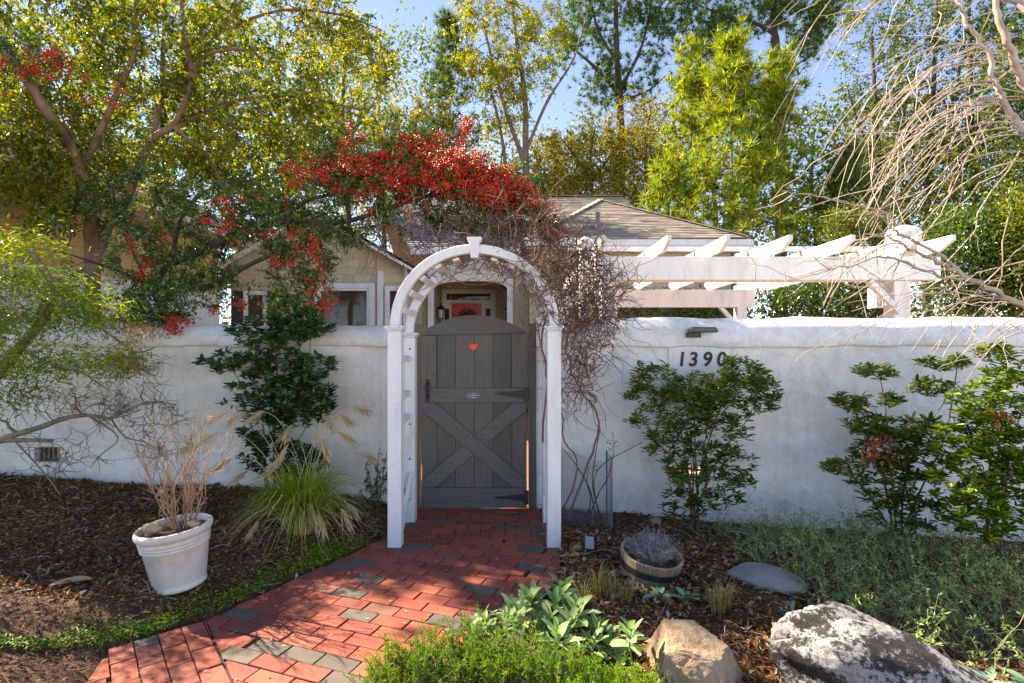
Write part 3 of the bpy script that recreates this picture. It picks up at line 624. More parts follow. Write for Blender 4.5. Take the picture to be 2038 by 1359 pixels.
def hwin(x0, x1, z0, z1, y, **k):
    w_ = window(house, x0, x1, z0, z1, y, **k); w_.location = -ho
    return w_
hwin(*wins[0], 11.0, fw=.11); hwin(*wins[1], 11.0, fw=.06, cross=True); hwin(*wins[2], 11.0, fw=.07)
for x0, x1 in ((-5.66, -5.44), (-4.93, -4.70)):
    sh = MB(); sh.box2((x0, 10.955, 1.2), (x1, 10.998, 2.62))
    for z in np.arange(1.25, 2.58, .06): sh.bar((x0 + .03, 10.95, z), (x1 - .03, 10.95, z), .02, .03)
    hb(sh, 'shutter', surf('navy_paint', [(.02, .025, .05), (.03, .035, .06)], 6, .5, 0))
n1_ = siding(house, np.array([0, 11.0, 0]) - ho, (1, 0, 0), [(-5.69, 1.45), (-2.14, 1.45), (-2.14, 3.15), (-3.915, 4.13), (-5.69, 3.15)], .150, .20, M['shake_tan'], [(-4.02, -2.775, 1.0, 2.78), (-5.68, -4.68, 1.2, 2.62), (-2.73, -2.1, 1, 2.8)])
siding(house, np.array([0, 13.0, 0]) - ho, (1, 0, 0), [(-2.12, 1.4), (-1.985, 1.4), (-1.985, 3.6), (-2.12, 3.6)], .15, .14, M['shake_tan'])
siding(house, np.array([0, 12.4, 0]) - ho, (1, 0, 0), [(.42, 2.5), (4.9, 2.5), (4.9, 3.6), (.42, 3.6)], .17, .30, M['shake_tan'])
# porch
pc = MB(); xx = np.linspace(-1.86, -.12, 21); pc.prism([(-1.86, 3.32)] + [(x, 2.88 + .16 * (1 - ((x + .99) / .87) ** 2) ** .5 if abs(x + .99) < .87 else 2.88) for x in xx] + [(-.12, 3.32)], 12.86, 12.98); pc.box2((-2.0, 12.84, 3.322), (.05, 13.0, 3.46)); hb(pc, 'porch_beam', M['cream'])
for x in (-1.93, -.05):
    pc = MB(); pc.box2((x - .07, 12.85, 0), (x + .07, 12.99, 3.32)); hb(pc, 'porch_column', M['white'], bevel=.01)
pc = MB(); pc.box2((-1.978, 12.9, 0), (-.002, 14.999, .45)); hb(pc, 'porch_floor', M['stucco'])
ds = MB(); x0, x1 = -1.93, -.45
ds.box2((x0, 14.93, .45), (-1.66, 14.998, 3.05)); ds.box2((-.84, 14.93, .45), (x1, 14.998, 3.05)); ds.box2((-1.66, 14.935, 2.67), (-.84, 14.998, 3.05)); hb(ds, 'door_surround', M['cream'], bevel=.006)
for a, b, c, d in ((-1.80, -.60, 2.76, 2.93), (-1.85, -1.73, .9, 2.52), (-.72, -.60, .9, 2.52)):
    g = MB(); g.box2((a, 14.915, c), (b, 14.929, d)); pn = hb(g, 'side_light' if d < 2.6 else 'transom', M['glass'])
    if d < 2.6:
        g = MB()
        for z in np.arange(c + .1, d, .1): g.box2((a, 14.908, z), (b, 14.9145, z + .02))
        g.box2(((a + b) / 2 - .006, 14.9085, c), ((a + b) / 2 + .006, 14.914, d)); hb(g, 'leading', M['black_iron'], pn)
dr = MB(); dr.box2((-1.655, 14.94, .46), (-.845, 14.99, 2.665)); door = hb(dr, 'front_door', surf('door_red', [(.66, .02, .012), (.72, .035, .02)], 4, .35, 0))
for a, b in ((-1.56, -1.29), (-1.21, -.94)):
    for c, d in ((1.75, 2.5), (.7, 1.55)):
        g = MB(); g.box2((a, 14.928, c), (b, 14.9395, d)); hb(g, 'door_panel', door.data.materials[0], door, bevel=.008)
wr = MB(); 
for i in range(420):
    a = rng.random() * 6.283; r_ = .2 + rng.normal() * .04; c = np.array([-1.25 + math.cos(a) * r_, 14.90 + rng.normal() * .02, 2.22 + math.sin(a) * r_]); leaves(wr, [c], [rng.normal(size=3)], [rng.normal(size=3)], .08, .035)
tag(wr.build('door_wreath', leafmat('wreath_leaf', [(.05, .06, .02), (.12, .1, .04), (.08, .05, .03)])), 'leafy wreath hanging on the red front door', 'wreath')
for x, y, lab in ((-1.86, 14.2, 'black carriage lantern on the porch wall left of the red door'), (-.10, 14.2, 'black carriage lantern on the porch wall right of the red door')):
    t = thing('porch_lantern', lab, 'lantern', (x, y, 2.33), 'porch lanterns beside the red door')
    f = MB()
    for i in range(4):
        a = math.pi / 4 + i * math.pi / 2; c, s_ = math.cos(a), math.sin(a); f.bar((c * .07, s_ * .07, -.12), (c * .11, s_ * .11, .12), .016, .016, up=(1, .2, 0))
    f.lathe([(.0, .26), (.02, .24), (.1, .15), (.13, .12), (.12, .115)], n=8); f.lathe([(.0, -.13), (.085, -.13), (.085, -.115), (0, -.115)], n=8); f.box2((-.012, -.02, .1), (.012, .02, .3)); f.build('frame', M['black_iron'], t)
    MB().lathe([(.055, -.11), (.09, .11)], n=8).build('glass', surf('frosted_glass', [(.55, .53, .48), (.6, .58, .52)], 4, .3, 0), t)
# roof vent pipe
vp = MB(); vp.lathe([(.14, -.12), (.07, .05), (.05, .06), (.05, .38), (.0, .38)], n=16); tag(vp.build('roof_vent_pipe', surf('grey_lead', [(.1, .1, .1), (.16, .16, .15)], 12, .6, .1), loc=tuple(P(1190, 455, 12.3)), smooth=False), 'small grey vent pipe on the right roof slope', 'vent pipe')

# ------------------------------------------------------------------ wing of the house at the far left
wing = thing('house_wing', 'yellow shingled wing of the house at the far left behind the maple', 'house', (-7.0, 8, 0)); wo = loc_of(wing)
def wb(mb, name, mat, **k): mb.v = [v - wo for v in mb.v]; return mb.build(name, mat, wing, **k)
w_ = MB(); w_.box2((-10, 5.9, -.1), (-5.60, 10.4, 2.46)); wb(w_, 'lower_wall', M['stucco'])
w_ = MB(); w_.box2((-10, 5.92, 2.463), (-5.62, 10.38, 3.6)); wb(w_, 'upper_wall', M['shake_yellow'])
w_ = MB(); w_.box2((-5.615, 5.88, 2.40), (-5.55, 10.42, 2.47)); w_.box2((-5.6, 5.5, 3.44), (-5.12, 10.9, 3.48)); wb(w_, 'trim_board', M['cream'])
w_ = MB(); w_.box2((-5.12, 5.5, 3.44), (-5.08, 10.9, 3.60)); wb(w_, 'fascia', M['cream'])
roof_faces(wing, [[np.array(p) - wo for p in f] for f in [((-5.06, 5.4, 3.56), (-5.06, 11, 3.56), (-7.6, 11, 5.1), (-7.6, 5.4, 5.1)), ((-10.2, 11, 3.56), (-10.2, 5.4, 3.56), (-7.6, 5.4, 5.1), (-7.6, 11, 5.1))]], M['roof'])
n2_ = siding(wing, np.array([-5.62, 0, 0]) - wo, (0, 1, 0), [(5.92, 2.475), (10.38, 2.475), (10.38, 3.44), (5.92, 3.44)], .165, .19, M['shake_yellow'])
print('shingles', n1_, n2_, 'bricks', nbrick)

# ------------------------------------------------------------------ pergola
pg = thing('pergola', 'white timber pergola with pointed rafter ends behind the right wall', 'pergola', (2.8, 7.6, 0)); po_ = loc_of(pg)
def pp(mb, name, mat=None, **k): mb.v = [v - po_ for v in mb.v]; return mb.build(name, mat or M['white'], pg, **k)
YF, YB = 6.2, 9.6
b_ = MB(); b_.box2((.95, YF - .055, 2.27), (4.86, YF + .055, 2.535)); pp(b_, 'beam', bevel=.008)
b_ = MB(); b_.box2((1.1, YF + .16, 2.275), (4.80, YF + .25, 2.53)); pp(b_, 'beam', bevel=.008)
b_ = MB(); b_.box2((.6, YB - .06, 2.19), (4.27, YB + .06, 2.50)); pp(b_, 'beam', bevel=.008)
for x, y, w_, zt in ((4.47, YF + .105, .19, 2.27), (1.12, YF + .105, .19, 2.27), (4.04, YB, .17, 2.19), (.9, YB, .17, 2.19)):
    b_ = MB(); b_.box2((x - w_ / 2, y - w_ / 2, -.05), (x + w_ / 2, y + w_ / 2, zt)); b_.box2((x - w_ / 2 - .02, y - w_ / 2 - .02, 0), (x + w_ / 2 + .02, y + w_ / 2 + .02, .2)); pp(b_, 'post', bevel=.008)
z0, z1 = 2.545, 2.695
ya, yb = 5.72, 10.1
prof = [(ya, z1), (ya, z1 - .055), (ya + .2, z0), (yb - .2, z0 - .02), (yb, z1 - .075), (yb, z1 - .02)]
rm = MB(); n = len(prof); V = [(-.022, y, z) for y, z in prof] + [(.022, y, z) for y, z in prof]; rm.add(V, poly=[list(range(n)), list(range(2 * n - 1, n - 1, -1))] + [[i, i + n, (i + 1) % n + n, (i + 1) % n] for i in range(n)]); rm.v = [v - np.array([0, 7.9, 0]) for v in rm.v]; rme = rm.mesh('rafter')
for x in (.97, 1.66, 2.28, 2.94, 3.60, 4.30, 4.66): mk('rafter', rme, M['white'], pg, bevel=.004, loc=(x - po_[0], 7.9 - po_[1], 0))
for y in (6.75, 7.7, 8.7):
    b_ = MB(); b_.box2((.7, y - .022, z1 + .001), (4.95, y + .022, z1 + .06)); pp(b_, 'purlin', bevel=.003)
for sx, y in ((1, YF - .04), (1, YB)):
    b_ = MB(); x = 4.40 if y < 8 else 3.97; b_.bar((x, y, 1.9), (x - .35, y, 2.26), .06, .07, up=(0, 1, 0)); pp(b_, 'knee_brace')
# hanging lantern
lt = thing('hanging_lantern', 'white glass lantern hanging under the pergola beside its right post', 'lantern', tuple(P(1748, 590, 6.9)))
f = MB()
for sx in (-1, 1):
    for sy in (-1, 1): f.box2((sx * .075 - .008, sy * .075 - .008, -.13), (sx * .075 + .008, sy * .075 + .008, .11))
f.box2((-.085, -.085, -.145), (.085, .085, -.13)); f.lathe([(.115, .11), (.11, .125), (.03, .19), (.0, .195)], n=4); f.tube([(0, 0, .19), (0, 0, .64)], .004, 5); f.build('frame', M['white'], lt)
gm_, gn, gb = newmat('clear_glass'); gb.inputs['Base Color'].default_value = (.8, .82, .8, 1); gb.inputs['Transmission Weight'].default_value = .85; gb.inputs['Roughness'].default_value = .08
MB().box2((-.07, -.07, -.128), (.07, .07, .108)).build('glass', gm_, lt)
# white flue with conical cap at the left end, and domed cupola at the right end
c = P(1166, 478, 6.6)
f = MB(); f.lathe([(.085, -.9), (.085, .0), (.1, .005), (.1, .05), (.098, .052), (.0, .12)], n=24); ft = thing('white_flue', 'white round flue with conical cap at the left end of the pergola', 'flue', (c[0], c[1], c[2] - .06)); f.build('pipe', M['white'], ft)
c = P(1797, 468, 6.4)
dm = thing('domed_cupola', 'small white domed cupola above the right end of the pergola', 'cupola', (c[0], c[1], 2.70))
f = MB(); k = 8; prf = [(.18, 0), (.18, .12), (.19, .125), (.19, .14), (.165, .185), (.12, .215), (.06, .235), (.0, .24)]; f.lathe(prf, n=k); f.build('dome', M['white'], dm)
f = MB()
for i in range(k):
    a = 2 * math.pi * (i + .5) / k; r0 = .18 * math.cos(math.pi / k) + .004; u = np.array([-math.sin(a), math.cos(a), 0]); nn = np.array([math.cos(a), math.sin(a), 0])
    t_ = np.linspace(0, math.pi, 8); V = [nn * r0 + u * (math.cos(q) * .05) + np.array([0, 0, .03 + math.sin(q) * .07]) for q in t_]; f.add(V, poly=[list(range(8))])
f.build('arched_panel', surf('pale_grey_paint', [(.42, .42, .42), (.5, .5, .5)], 5, .6, 0), dm)
# ------------------------------------------------------------------ leaf materials
LM = {}
LM['left'] = leafmat('yellow_green_leaf', [(.06, .10, .022), (.11, .155, .03), (.2, .22, .035), (.34, .30, .045), (.48, .38, .05)], .38, .5, .5, [0, .42, .72, .92, 1])
LM['dark'] = leafmat('dark_glossy_leaf', [(.03, .07, .024), (.055, .11, .032), (.105, .16, .04), (.2, .24, .05)], .2, .3, .9)
LM['mix'] = leafmat('mixed_green_leaf', [(.045, .08, .022), (.085, .13, .03), (.15, .18, .04), (.27, .25, .045)], .4, .4, .5)
LM['yellow'] = leafmat('autumn_yellow_leaf', [(.13, .17, .03), (.24, .27, .04), (.36, .35, .05), (.46, .36, .06)], .45, .45)
LM['gold'] = leafmat('olive_gold_leaf', [(.09, .11, .025), (.18, .18, .03), (.3, .26, .045), (.38, .26, .06)], .5, .45)
LM['deep'] = leafmat('deep_green_leaf', [(.045, .08, .022), (.08, .13, .03), (.14, .18, .04), (.26, .26, .055)], .45, .35)
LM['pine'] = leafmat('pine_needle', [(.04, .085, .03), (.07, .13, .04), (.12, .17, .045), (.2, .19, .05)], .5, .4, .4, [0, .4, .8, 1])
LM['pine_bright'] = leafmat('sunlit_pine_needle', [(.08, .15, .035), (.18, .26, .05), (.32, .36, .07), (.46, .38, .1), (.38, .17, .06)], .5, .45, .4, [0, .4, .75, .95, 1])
LM['maple'] = leafmat('lacy_maple_leaf', [(.08, .15, .04), (.17, .26, .05), (.3, .38, .06), (.42, .41, .08), (.45, .26, .1)], .45, .45, .4, [0, .4, .75, .93, 1])

def crown(sk, lmb, clumps, n_leaf, spread, L, W, kind='rh', tie_r=.006, up=.6, droop=.3, twig=0, tie_n=6, tl=None):
    clumps = np.asarray(clumps); N = np.array(sk.nodes); d = np.array([np.min(np.linalg.norm(N - c, axis=1)) for c in clumps])
    for i in np.argsort(d):
        c = clumps[i]; sk.tie(c, tie_r, tie_n)
        if tl: twig_leaves(sk, lmb, c, max(3, int(tl[0] * (.6 + .8 * rng.random()))), tl[1], tl[2], L, W, droop, tie_r * .45, kind); continue
        k = max(4, int(n_leaf * (.6 + .8 * rng.random()))); clump_leaves(lmb, c, k, spread, L, W, kind, up, droop)
        if twig: twigs_at(sk, c, twig, spread[0] * 2.2 if hasattr(spread, '__len__') else spread * 2.2, tie_r * .4)
def tufts(lmb, c, n, spread, L, W, needles=20, dirn=(0, 0, .5)):
    p = c + rng.normal(size=(n, 3)) * np.asarray(spread); ax = nz(rng.normal(size=(n, 3)) * .7 + np.asarray(dirn))
    pos = np.repeat(p, needles, 0); a = nz(np.repeat(ax, needles, 0) * .75 + rng.normal(size=(n * needles, 3)) * .62)
    leaves(lmb, pos, a, rng.normal(size=a.shape), L * (.7 + .5 * rng.random(len(a))), W, 'tri')
def tree(name, label, cat, base, limbs, clumps, leafm, barkm, n_leaf=90, spread=.25, L=.1, W=.05, pine=False, needles=18, group=None, twig=0, kind='rh', tie_r=.008, dirn=(0, 0, .5), droop=.3, up=.6, tl=None):
    base = np.asarray(base, float); t = thing(name, label, cat, tuple(base), group); sk = Skel(); lm = MB()
    for pts, r0, r1 in limbs: sk.limb(pts, r0, r1)
    if pine:
        clumps = np.asarray(clumps); N = np.array(sk.nodes); d = np.array([np.min(np.linalg.norm(N - c, axis=1)) for c in clumps])
        for i in np.argsort(d): sk.tie(clumps[i], tie_r, 5, .02); tufts(lm, clumps[i], n_leaf, spread, L, W, needles, dirn)
    else: crown(sk, lm, clumps, n_leaf, spread, L, W, kind, tie_r, up, droop, twig, tl=tl)
    for m in (sk.mb, lm): m.v = [v - base for v in m.v]
    tb = sk.mb.build('trunk', barkm, t, smooth=True); lo = lm.build('crown', leafm, t); tag(lo, kind='stuff')
    return t
def PP(*pts): return [P(*p) for p in pts]
def foot(px, D, z=-.1): return np.array([(px - CX) / FPX * D, D, z])

# ------------------------------------------------------------------ trees behind the house
B = lambda *bl: np.concatenate([pblob(*b) for b in bl])
tree('broadleaf_tree', 'tall slender tree with pale yellow green leaves left of the central sky gap', 'tree', foot(1045, 24), [(
    [foot(1048, 24), P(1048, 420, 24), P(1046, 300, 24), P(1045, 200, 24), P(1030, 90, 24), P(1010, -40, 24)], .2, .05), (PP((1046, 330, 24), (1010, 230, 24), (985, 140, 24), (960, 40, 24)), .12, .04), (PP((1047, 300, 24), (1090, 200, 24), (1140, 120, 24), (1165, 40, 24)), .08, .03), ([foot(1010, 24.5), P(1008, 400, 24.5), P(1000, 280, 24.5), P(975, 170, 24.5)], .12, .04)],
    B((975, 70, 24, 95, 110, 1.6, 70), (1010, 180, 24, 80, 80, 1.4, 42), (930, 150, 24, 50, 60, 1.0, 18), (1085, 60, 24, 50, 70, 1.2, 24), (960, -80, 24, 120, 80, 1.6, 40), (1060, 150, 24, 60, 50, 1, 14)), LM['yellow'], M['bark'], 75, .34, .15, .085, tl=(6, .75, 13))
tree('pine_tree', 'tall open pine with dark branches against the sky at top centre', 'tree', foot(1235, 28), [(
    [foot(1238, 28), P(1236, 420, 28), P(1235, 220, 28), P(1228, 120, 28), P(1225, 0, 28), P(1222, -120, 28)], .26, .08), (PP((1235, 190, 28), (1180, 130, 28), (1140, 95, 28), (1115, 60, 28)), .1, .03), (PP((1232, 130, 28), (1195, 70, 28), (1180, 20, 28), (1170, -40, 28)), .09, .03), (PP((1232, 180, 28), (1270, 110, 28), (1290, 40, 28), (1300, -20, 28)), .1, .03), (PP((1236, 200, 28), (1290, 180, 28), (1325, 150, 28)), .07, .02)],
    B((1230, 40, 28, 60, 60, 1.2, 22), (1215, 140, 28, 35, 35, 1, 12), (1150, 40, 28, 40, 40, 1.2, 14), (1125, 90, 28, 25, 30, 1, 8), (1290, 60, 28, 40, 60, 1.2, 16), (1240, -60, 28, 90, 50, 1.4, 20), (1190, 190, 28, 40, 20, 1, 8), (1280, 180, 28, 45, 25, 1, 8), (1180, -30, 28, 60, 40, 1, 10)), LM['pine'], M['bark_dark'], 11, .4, .34, .035, pine=True, needles=22)
tree('pine_tree', 'tall pine with a thick leaning trunk crossing the blue sky right of centre', 'tree', foot(1550, 26), [(
    [foot(1556, 26), P(1554, 400, 26), P(1552, 160, 26), P(1544, 90, 26), P(1540, 40, 26), P(1545, -60, 26)], .3, .12), (PP((1552, 130, 26), (1590, 80, 26), (1640, 40, 26), (1690, 0, 26)), .12, .03), (PP((1545, 70, 26), (1500, 45, 26), (1440, 30, 26), (1390, 10, 26)), .1, .03), (PP((1553, 150, 26), (1585, 130, 26), (1630, 95, 26)), .07, .02), (PP((1555, 200, 26), (1500, 175, 26), (1450, 140, 26)), .08, .02)],
    B((1420, 40, 26, 70, 50, 1.2, 26), (1390, 95, 26, 50, 30, 1, 12), (1590, 30, 26, 60, 40, 1.2, 22), (1650, 25, 26, 50, 35, 1.2, 16), (1540, -50, 26, 120, 50, 1.4, 26), (1530, 35, 26, 30, 30, 1, 8), (1610, 85, 26, 40, 22, 1, 8), (1350, 20, 26, 40, 40, 1, 12)), LM['pine'], M['bark_dark'], 12, .38, .32, .035, pine=True, needles=22)
def young_pine(px, top, bot, D, hw, n, label, mat, L=.3, seed=0):
    base = foot(px, D, 0); tp = P(px, top, D); H = tp[2]; cl = []
    zb = max(P(px, bot, D)[2], .4)
    for i in range(n):
        f = rng.random() ** .8; z = zb + (H - zb) * f; rr = hw / FPX * D * (1 - f) ** .75 * (.35 + .65 * rng.random() ** .5); a = rng.random() * 6.283
        cl.append((base[0] + math.cos(a) * rr, base[1] + math.sin(a) * rr, z))
    return tree('young_pine', label, 'tree', base, [([base, base + np.array([.02, 0, H * .5]), tp], .09, .02)], cl, mat, M['bark'], 4, .22, L * 1.12, .036, pine=True, needles=26, tie_r=.007, dirn=(0, 0, .7))
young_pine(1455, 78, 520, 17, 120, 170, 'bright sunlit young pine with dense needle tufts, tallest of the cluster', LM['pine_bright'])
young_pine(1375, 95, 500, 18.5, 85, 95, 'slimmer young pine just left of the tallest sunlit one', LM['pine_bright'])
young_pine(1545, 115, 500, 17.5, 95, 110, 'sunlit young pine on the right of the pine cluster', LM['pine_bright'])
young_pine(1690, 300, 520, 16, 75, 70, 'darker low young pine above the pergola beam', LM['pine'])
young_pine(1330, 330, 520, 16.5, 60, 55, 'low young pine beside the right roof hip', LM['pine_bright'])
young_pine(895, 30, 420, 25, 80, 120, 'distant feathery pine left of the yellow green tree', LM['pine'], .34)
for px, py, D, rx, ry, lab in ((1180, 300, 24, 90, 85, 'olive gold broadleaf tree rising behind the roof ridge'), (1290, 270, 25, 80, 90, 'round golden green tree left of the young pines'), (1110, 330, 26, 70, 70, 'small yellowish tree behind the berries and roof'), (830, 260, 24, 80, 90, 'golden green tree behind the berries, left of the slender tree'), (1040, 380, 28, 90, 60, 'low olive tree at the foot of the slender yellow green tree')):
    tree('broadleaf_tree', lab, 'tree', foot(px, D), [([foot(px, D), P(px + 4, 460, D), P(px - 6, py + 30, D), P(px + 5, py - ry * .6, D)], .15, .03), (PP((px, py + 60, D), (px + 40, py, D), (px + 55, py - 30, D)), .07, .02), (PP((px, py + 60, D), (px - 40, py + 5, D), (px - 60, py - 20, D)), .07, .02)],
         B((px, py, D, rx, ry, 1.6, 60), (px + 20, py + 70, D - .5, rx, 55, 1.4, 34), (px - 30, py + 40, D, rx * .8, 50, 1.2, 22)), LM['gold'], M['bark_dark'], 62, .36, .145, .082, tl=(6, .8, 12))
for px, D, top, tilt, lab in ((1755, 21, 20, -10, 'dark leafy tree with thin trunk right of the pines'), (1845, 20, -60, 10, 'tall dark tree with sky showing through its crown, right of the pines'), (1940, 19, -80, -6, 'dense dark tree behind the bare weeping branches'), (2050, 18, -60, 5, 'dark leafy tree at the right edge of the picture')):
    tree('broadleaf_tree', lab, 'tree', foot(px, D), [([foot(px, D), P(px, 430, D), P(px + tilt, 250, D), P(px + tilt * 2, top + 60, D)], .17, .04), (PP((px, 330, D), (px + 45, 220, D), (px + 70, 120, D)), .08, .02), (PP((px, 350, D), (px - 45, 250, D), (px - 70, 170, D)), .08, .02)],
         B((px, 120, D, 95, 110, 1.5, 46), (px + 20, 240, D, 85, 70, 1.5, 34), (px - 10, 350, D, 90, 75, 1.4, 50), (px, 0, D, 85, 70, 1.3, 24)), LM['deep'], M['bark_dark'], 48, .34, .13, .078, tl=(5, .75, 12))
# far filler trees
FARLAB = ['far woodland tree behind the roof of the left wing', 'far woodland tree behind the forked limbs of the left tree', 'far woodland tree behind the left gable peak', 'far woodland tree left of the slender yellow green tree', 'far low tree behind the berries at the roof ridge', 'far tree peeping over the right roof ridge', 'far tree behind the cluster of young pines', 'far tree in the gap right of the young pines', 'far tree behind the thin trunks above the pergola post', 'far tree behind the weeping twigs at the right edge']
for px, D, py, rx, ry, lab, mt_ in ((70, 13, 160, 190, 150, 'yellow green tree behind the left wing, seen through the upper left leaves', 'left'), (330, 14, 130, 170, 190, 'light green tree seen between the forked limbs at upper left', 'mix'), (520, 13, 250, 150, 150, 'yellowing tree rising just behind the left gable', 'left'), (690, 15, 190, 110, 170, 'loose yellow green tree left of the first sky gap', 'yellow'), (200, 12.5, 330, 170, 80, 'dense green bush behind the tree fork by the left wing', 'mix')):
    tree('broadleaf_tree', lab, 'tree', foot(px, D, 0), [([foot(px, D, 0), P(px + 6, 500, D), P(px - 8, py + 50, D), P(px, py - ry * .6, D)], .11, .03), (PP((px, py + 90, D), (px + 50, py + 20, D), (px + 80, py - 40, D)), .05, .015), (PP((px, py + 100, D), (px - 50, py + 20, D), (px - 75, py - 50, D)), .05, .015)],
         B((px, py, D, rx, ry, .8, 90), (px, py + ry * .7, D, rx, ry * .5, .8, 40)), LM[mt_], M['bark_dark'], 85, .26, .105, .056, tl=(6, .5, 15))
k = 0
for px, D, py, rx, ry in ((60, 30, 120, 220, 260), (330, 33, 60, 220, 240), (560, 30, 130, 170, 230), (760, 34, 200, 130, 170), (1000, 36, 350, 120, 120), (1230, 34, 340, 120, 120), (1420, 33, 300, 140, 130), (1620, 31, 330, 130, 120), (1800, 30, 330, 140, 140), (2010, 28, 300, 150, 200)):
    px_, D_ = px, D
    tree('woodland_tree', FARLAB[k], 'tree', foot(px, D), [([foot(px, D), P(px + 5, 450, D), P(px - 5, py + 40, D), P(px, py - ry * .5, D)], .2, .04)],
         B((px, py, D, rx, ry, 2.2, 60), (px, 440, D, rx, 70, 1.6, 34)), LM['mix'] if k % 2 else LM['gold'], M['bark_dark'], 62, .6, .24, .14, group='far woodland trees'); k += 1
ug = MB(); n = 26000; xx = -34 + 68 * rng.random(n); yy = 23 + 12 * rng.random(n); zz = 4.6 * rng.random(n) ** .8 * (.75 + .35 * wav(np.c_[xx, yy], .12, 5)); leaves(ug, np.c_[xx, yy, zz], rng.normal(size=(n, 3)), rng.normal(size=(n, 3)) + np.array([0, 0, .6]), .3 * (.6 + .8 * rng.random(n)), .17)
tag(ug.build('woodland_undergrowth', LM['mix']), 'mass of green undergrowth at the foot of the woods behind the house', 'undergrowth', kind='stuff')
# evergreen hedge shrubs beyond the pergola
for px, py, D, rx, ry, lab in ((1655, 590, 11.0, 130, 70, 'glossy evergreen shrub framed by the pergola beams left of its post'), (1930, 520, 9.5, 85, 110, 'glossy evergreen shrub right of the pergola'), (2060, 500, 9.0, 80, 140, 'glossy evergreen shrub at the right edge behind the wall'), (1330, 625, 12, 160, 22, 'low evergreen shrub seen under the back pergola beam'), (1690, 455, 13.5, 60, 28, 'light green shrub top showing just over the pergola')):
    b0 = foot(px, D, 0); gr = P(px, py, D)
    tree('evergreen_shrub', lab, 'shrub', b0, [([b0, (b0 + gr) / 2, gr], .05, .02), ([b0, (b0 * .6 + gr * .4) + np.array([.2, 0, 0]), gr + np.array([.3, 0, .1])], .03, .01), ([b0, (b0 * .6 + gr * .4) - np.array([.2, 0, 0]), gr + np.array([-.3, 0, .1])], .03, .01)],
         B((px, py, D, rx, ry, .6, int(rx * ry / 70) + 20)), LM['dark'] if py > 500 else LM['mix'], M['bark_dark'], 75, .17, .075, .038, tie_r=.005)

# ------------------------------------------------------------------ tree at the left, behind the wall
D0 = 6.1
limbs = [([foot(184, 6.1, 0), P(184, 620, 6.1), P(183, 500, 6.1), P(178, 430, 6.0), P(160, 340, 5.9), P(128, 270, 5.8), P(95, 225, 5.7), P(55, 160, 5.6), P(10, 100, 5.5), P(-60, 10, 5.4), P(-120, -120, 5.4)], .085, .034),
    (PP((184, 540, 6.1), (215, 450, 6.2), (250, 400, 6.2), (275, 335, 6.2), (305, 275, 6.2), (345, 250, 6.2), (370, 200, 6.1), (385, 140, 6.1)), .055, .028),
    (PP((345, 252, 6.2), (400, 300, 6.3), (430, 340, 6.3), (450, 370, 6.3), (500, 365, 6.4)), .025, .012),
    (PP((385, 145, 6.1), (410, 110, 6.0), (460, 98, 6.0), (500, 100, 6.0)), .026, .01), (PP((384, 140, 6.1), (372, 90, 6.1), (362, 20, 6.1), (355, -100, 6.1)), .03, .015),
    (PP((160, 340, 5.9), (205, 250, 6.0), (235, 180, 6.1), (270, 100, 6.1), (265, 50, 6.1), (280, -60, 6.1)), .04, .018), (PP((265, 60, 6.1), (290, 20, 6.0), (330, 5, 6.0)), .02, .01),
    (PP((305, 275, 6.2), (330, 180, 6.5), (440, 60, 6.6), (520, -60, 6.7), (600, -160, 6.8)), .035, .015), (PP((440, 60, 6.6), (560, 20, 6.8), (680, 30, 6.9), (760, 60, 6.9)), .022, .008), (PP((345, 255, 6.2), (440, 210, 6.5), (540, 190, 6.7), (640, 200, 6.8), (720, 220, 6.8)), .03, .01)]
cl = B((100, 70, 6.3, 190, 120, .6, 50), (330, 60, 6.2, 180, 110, .8, 50), (540, 50, 6.6, 150, 110, .8, 40), (690, 110, 6.9, 90, 110, .7, 24), (470, 190, 6.5, 170, 100, .7, 40), (250, 210, 6.3, 170, 110, .7, 34), (70, 250, 6.0, 130, 100, .6, 26), (620, 250, 6.8, 120, 80, .7, 26), (120, 350, 6.2, 120, 60, .6, 12), (300, 340, 6.4, 120, 70, .6, 24), (60, 340, 5.7, 90, 50, .3, 22), (30, 270, 5.6, 90, 50, .3, 18), (130, 400, 5.8, 60, 30, .2, 8), (430, 320, 6.4, 110, 50, .5, 20), (590, 340, 6.5, 110, 50, .5, 18), (130, 430, 6.0, 60, 40, .3, 8),
       (100, -130, 6.6, 300, 90, .8, 30), (520, -130, 6.8, 280, 80, .8, 22), (-200, 100, 6.7, 170, 250, .8, 24), (-60, -100, 6.4, 200, 150, .7, 20))
tree('multi_stemmed_tree', 'multi stemmed tree with reddish bark and yellowing leaves filling the upper left', 'tree', foot(184, 6.1, 0), limbs, cl, LM['left'], M['bark_red'], 95, (.15, .15, .13), .062, .031, tie_r=.004, droop=.5, tl=(7, .30, 15))
# cut stubs of the pruned limbs
for q, (px, py, D) in enumerate(((386, 138, 6.1),)):
    pass

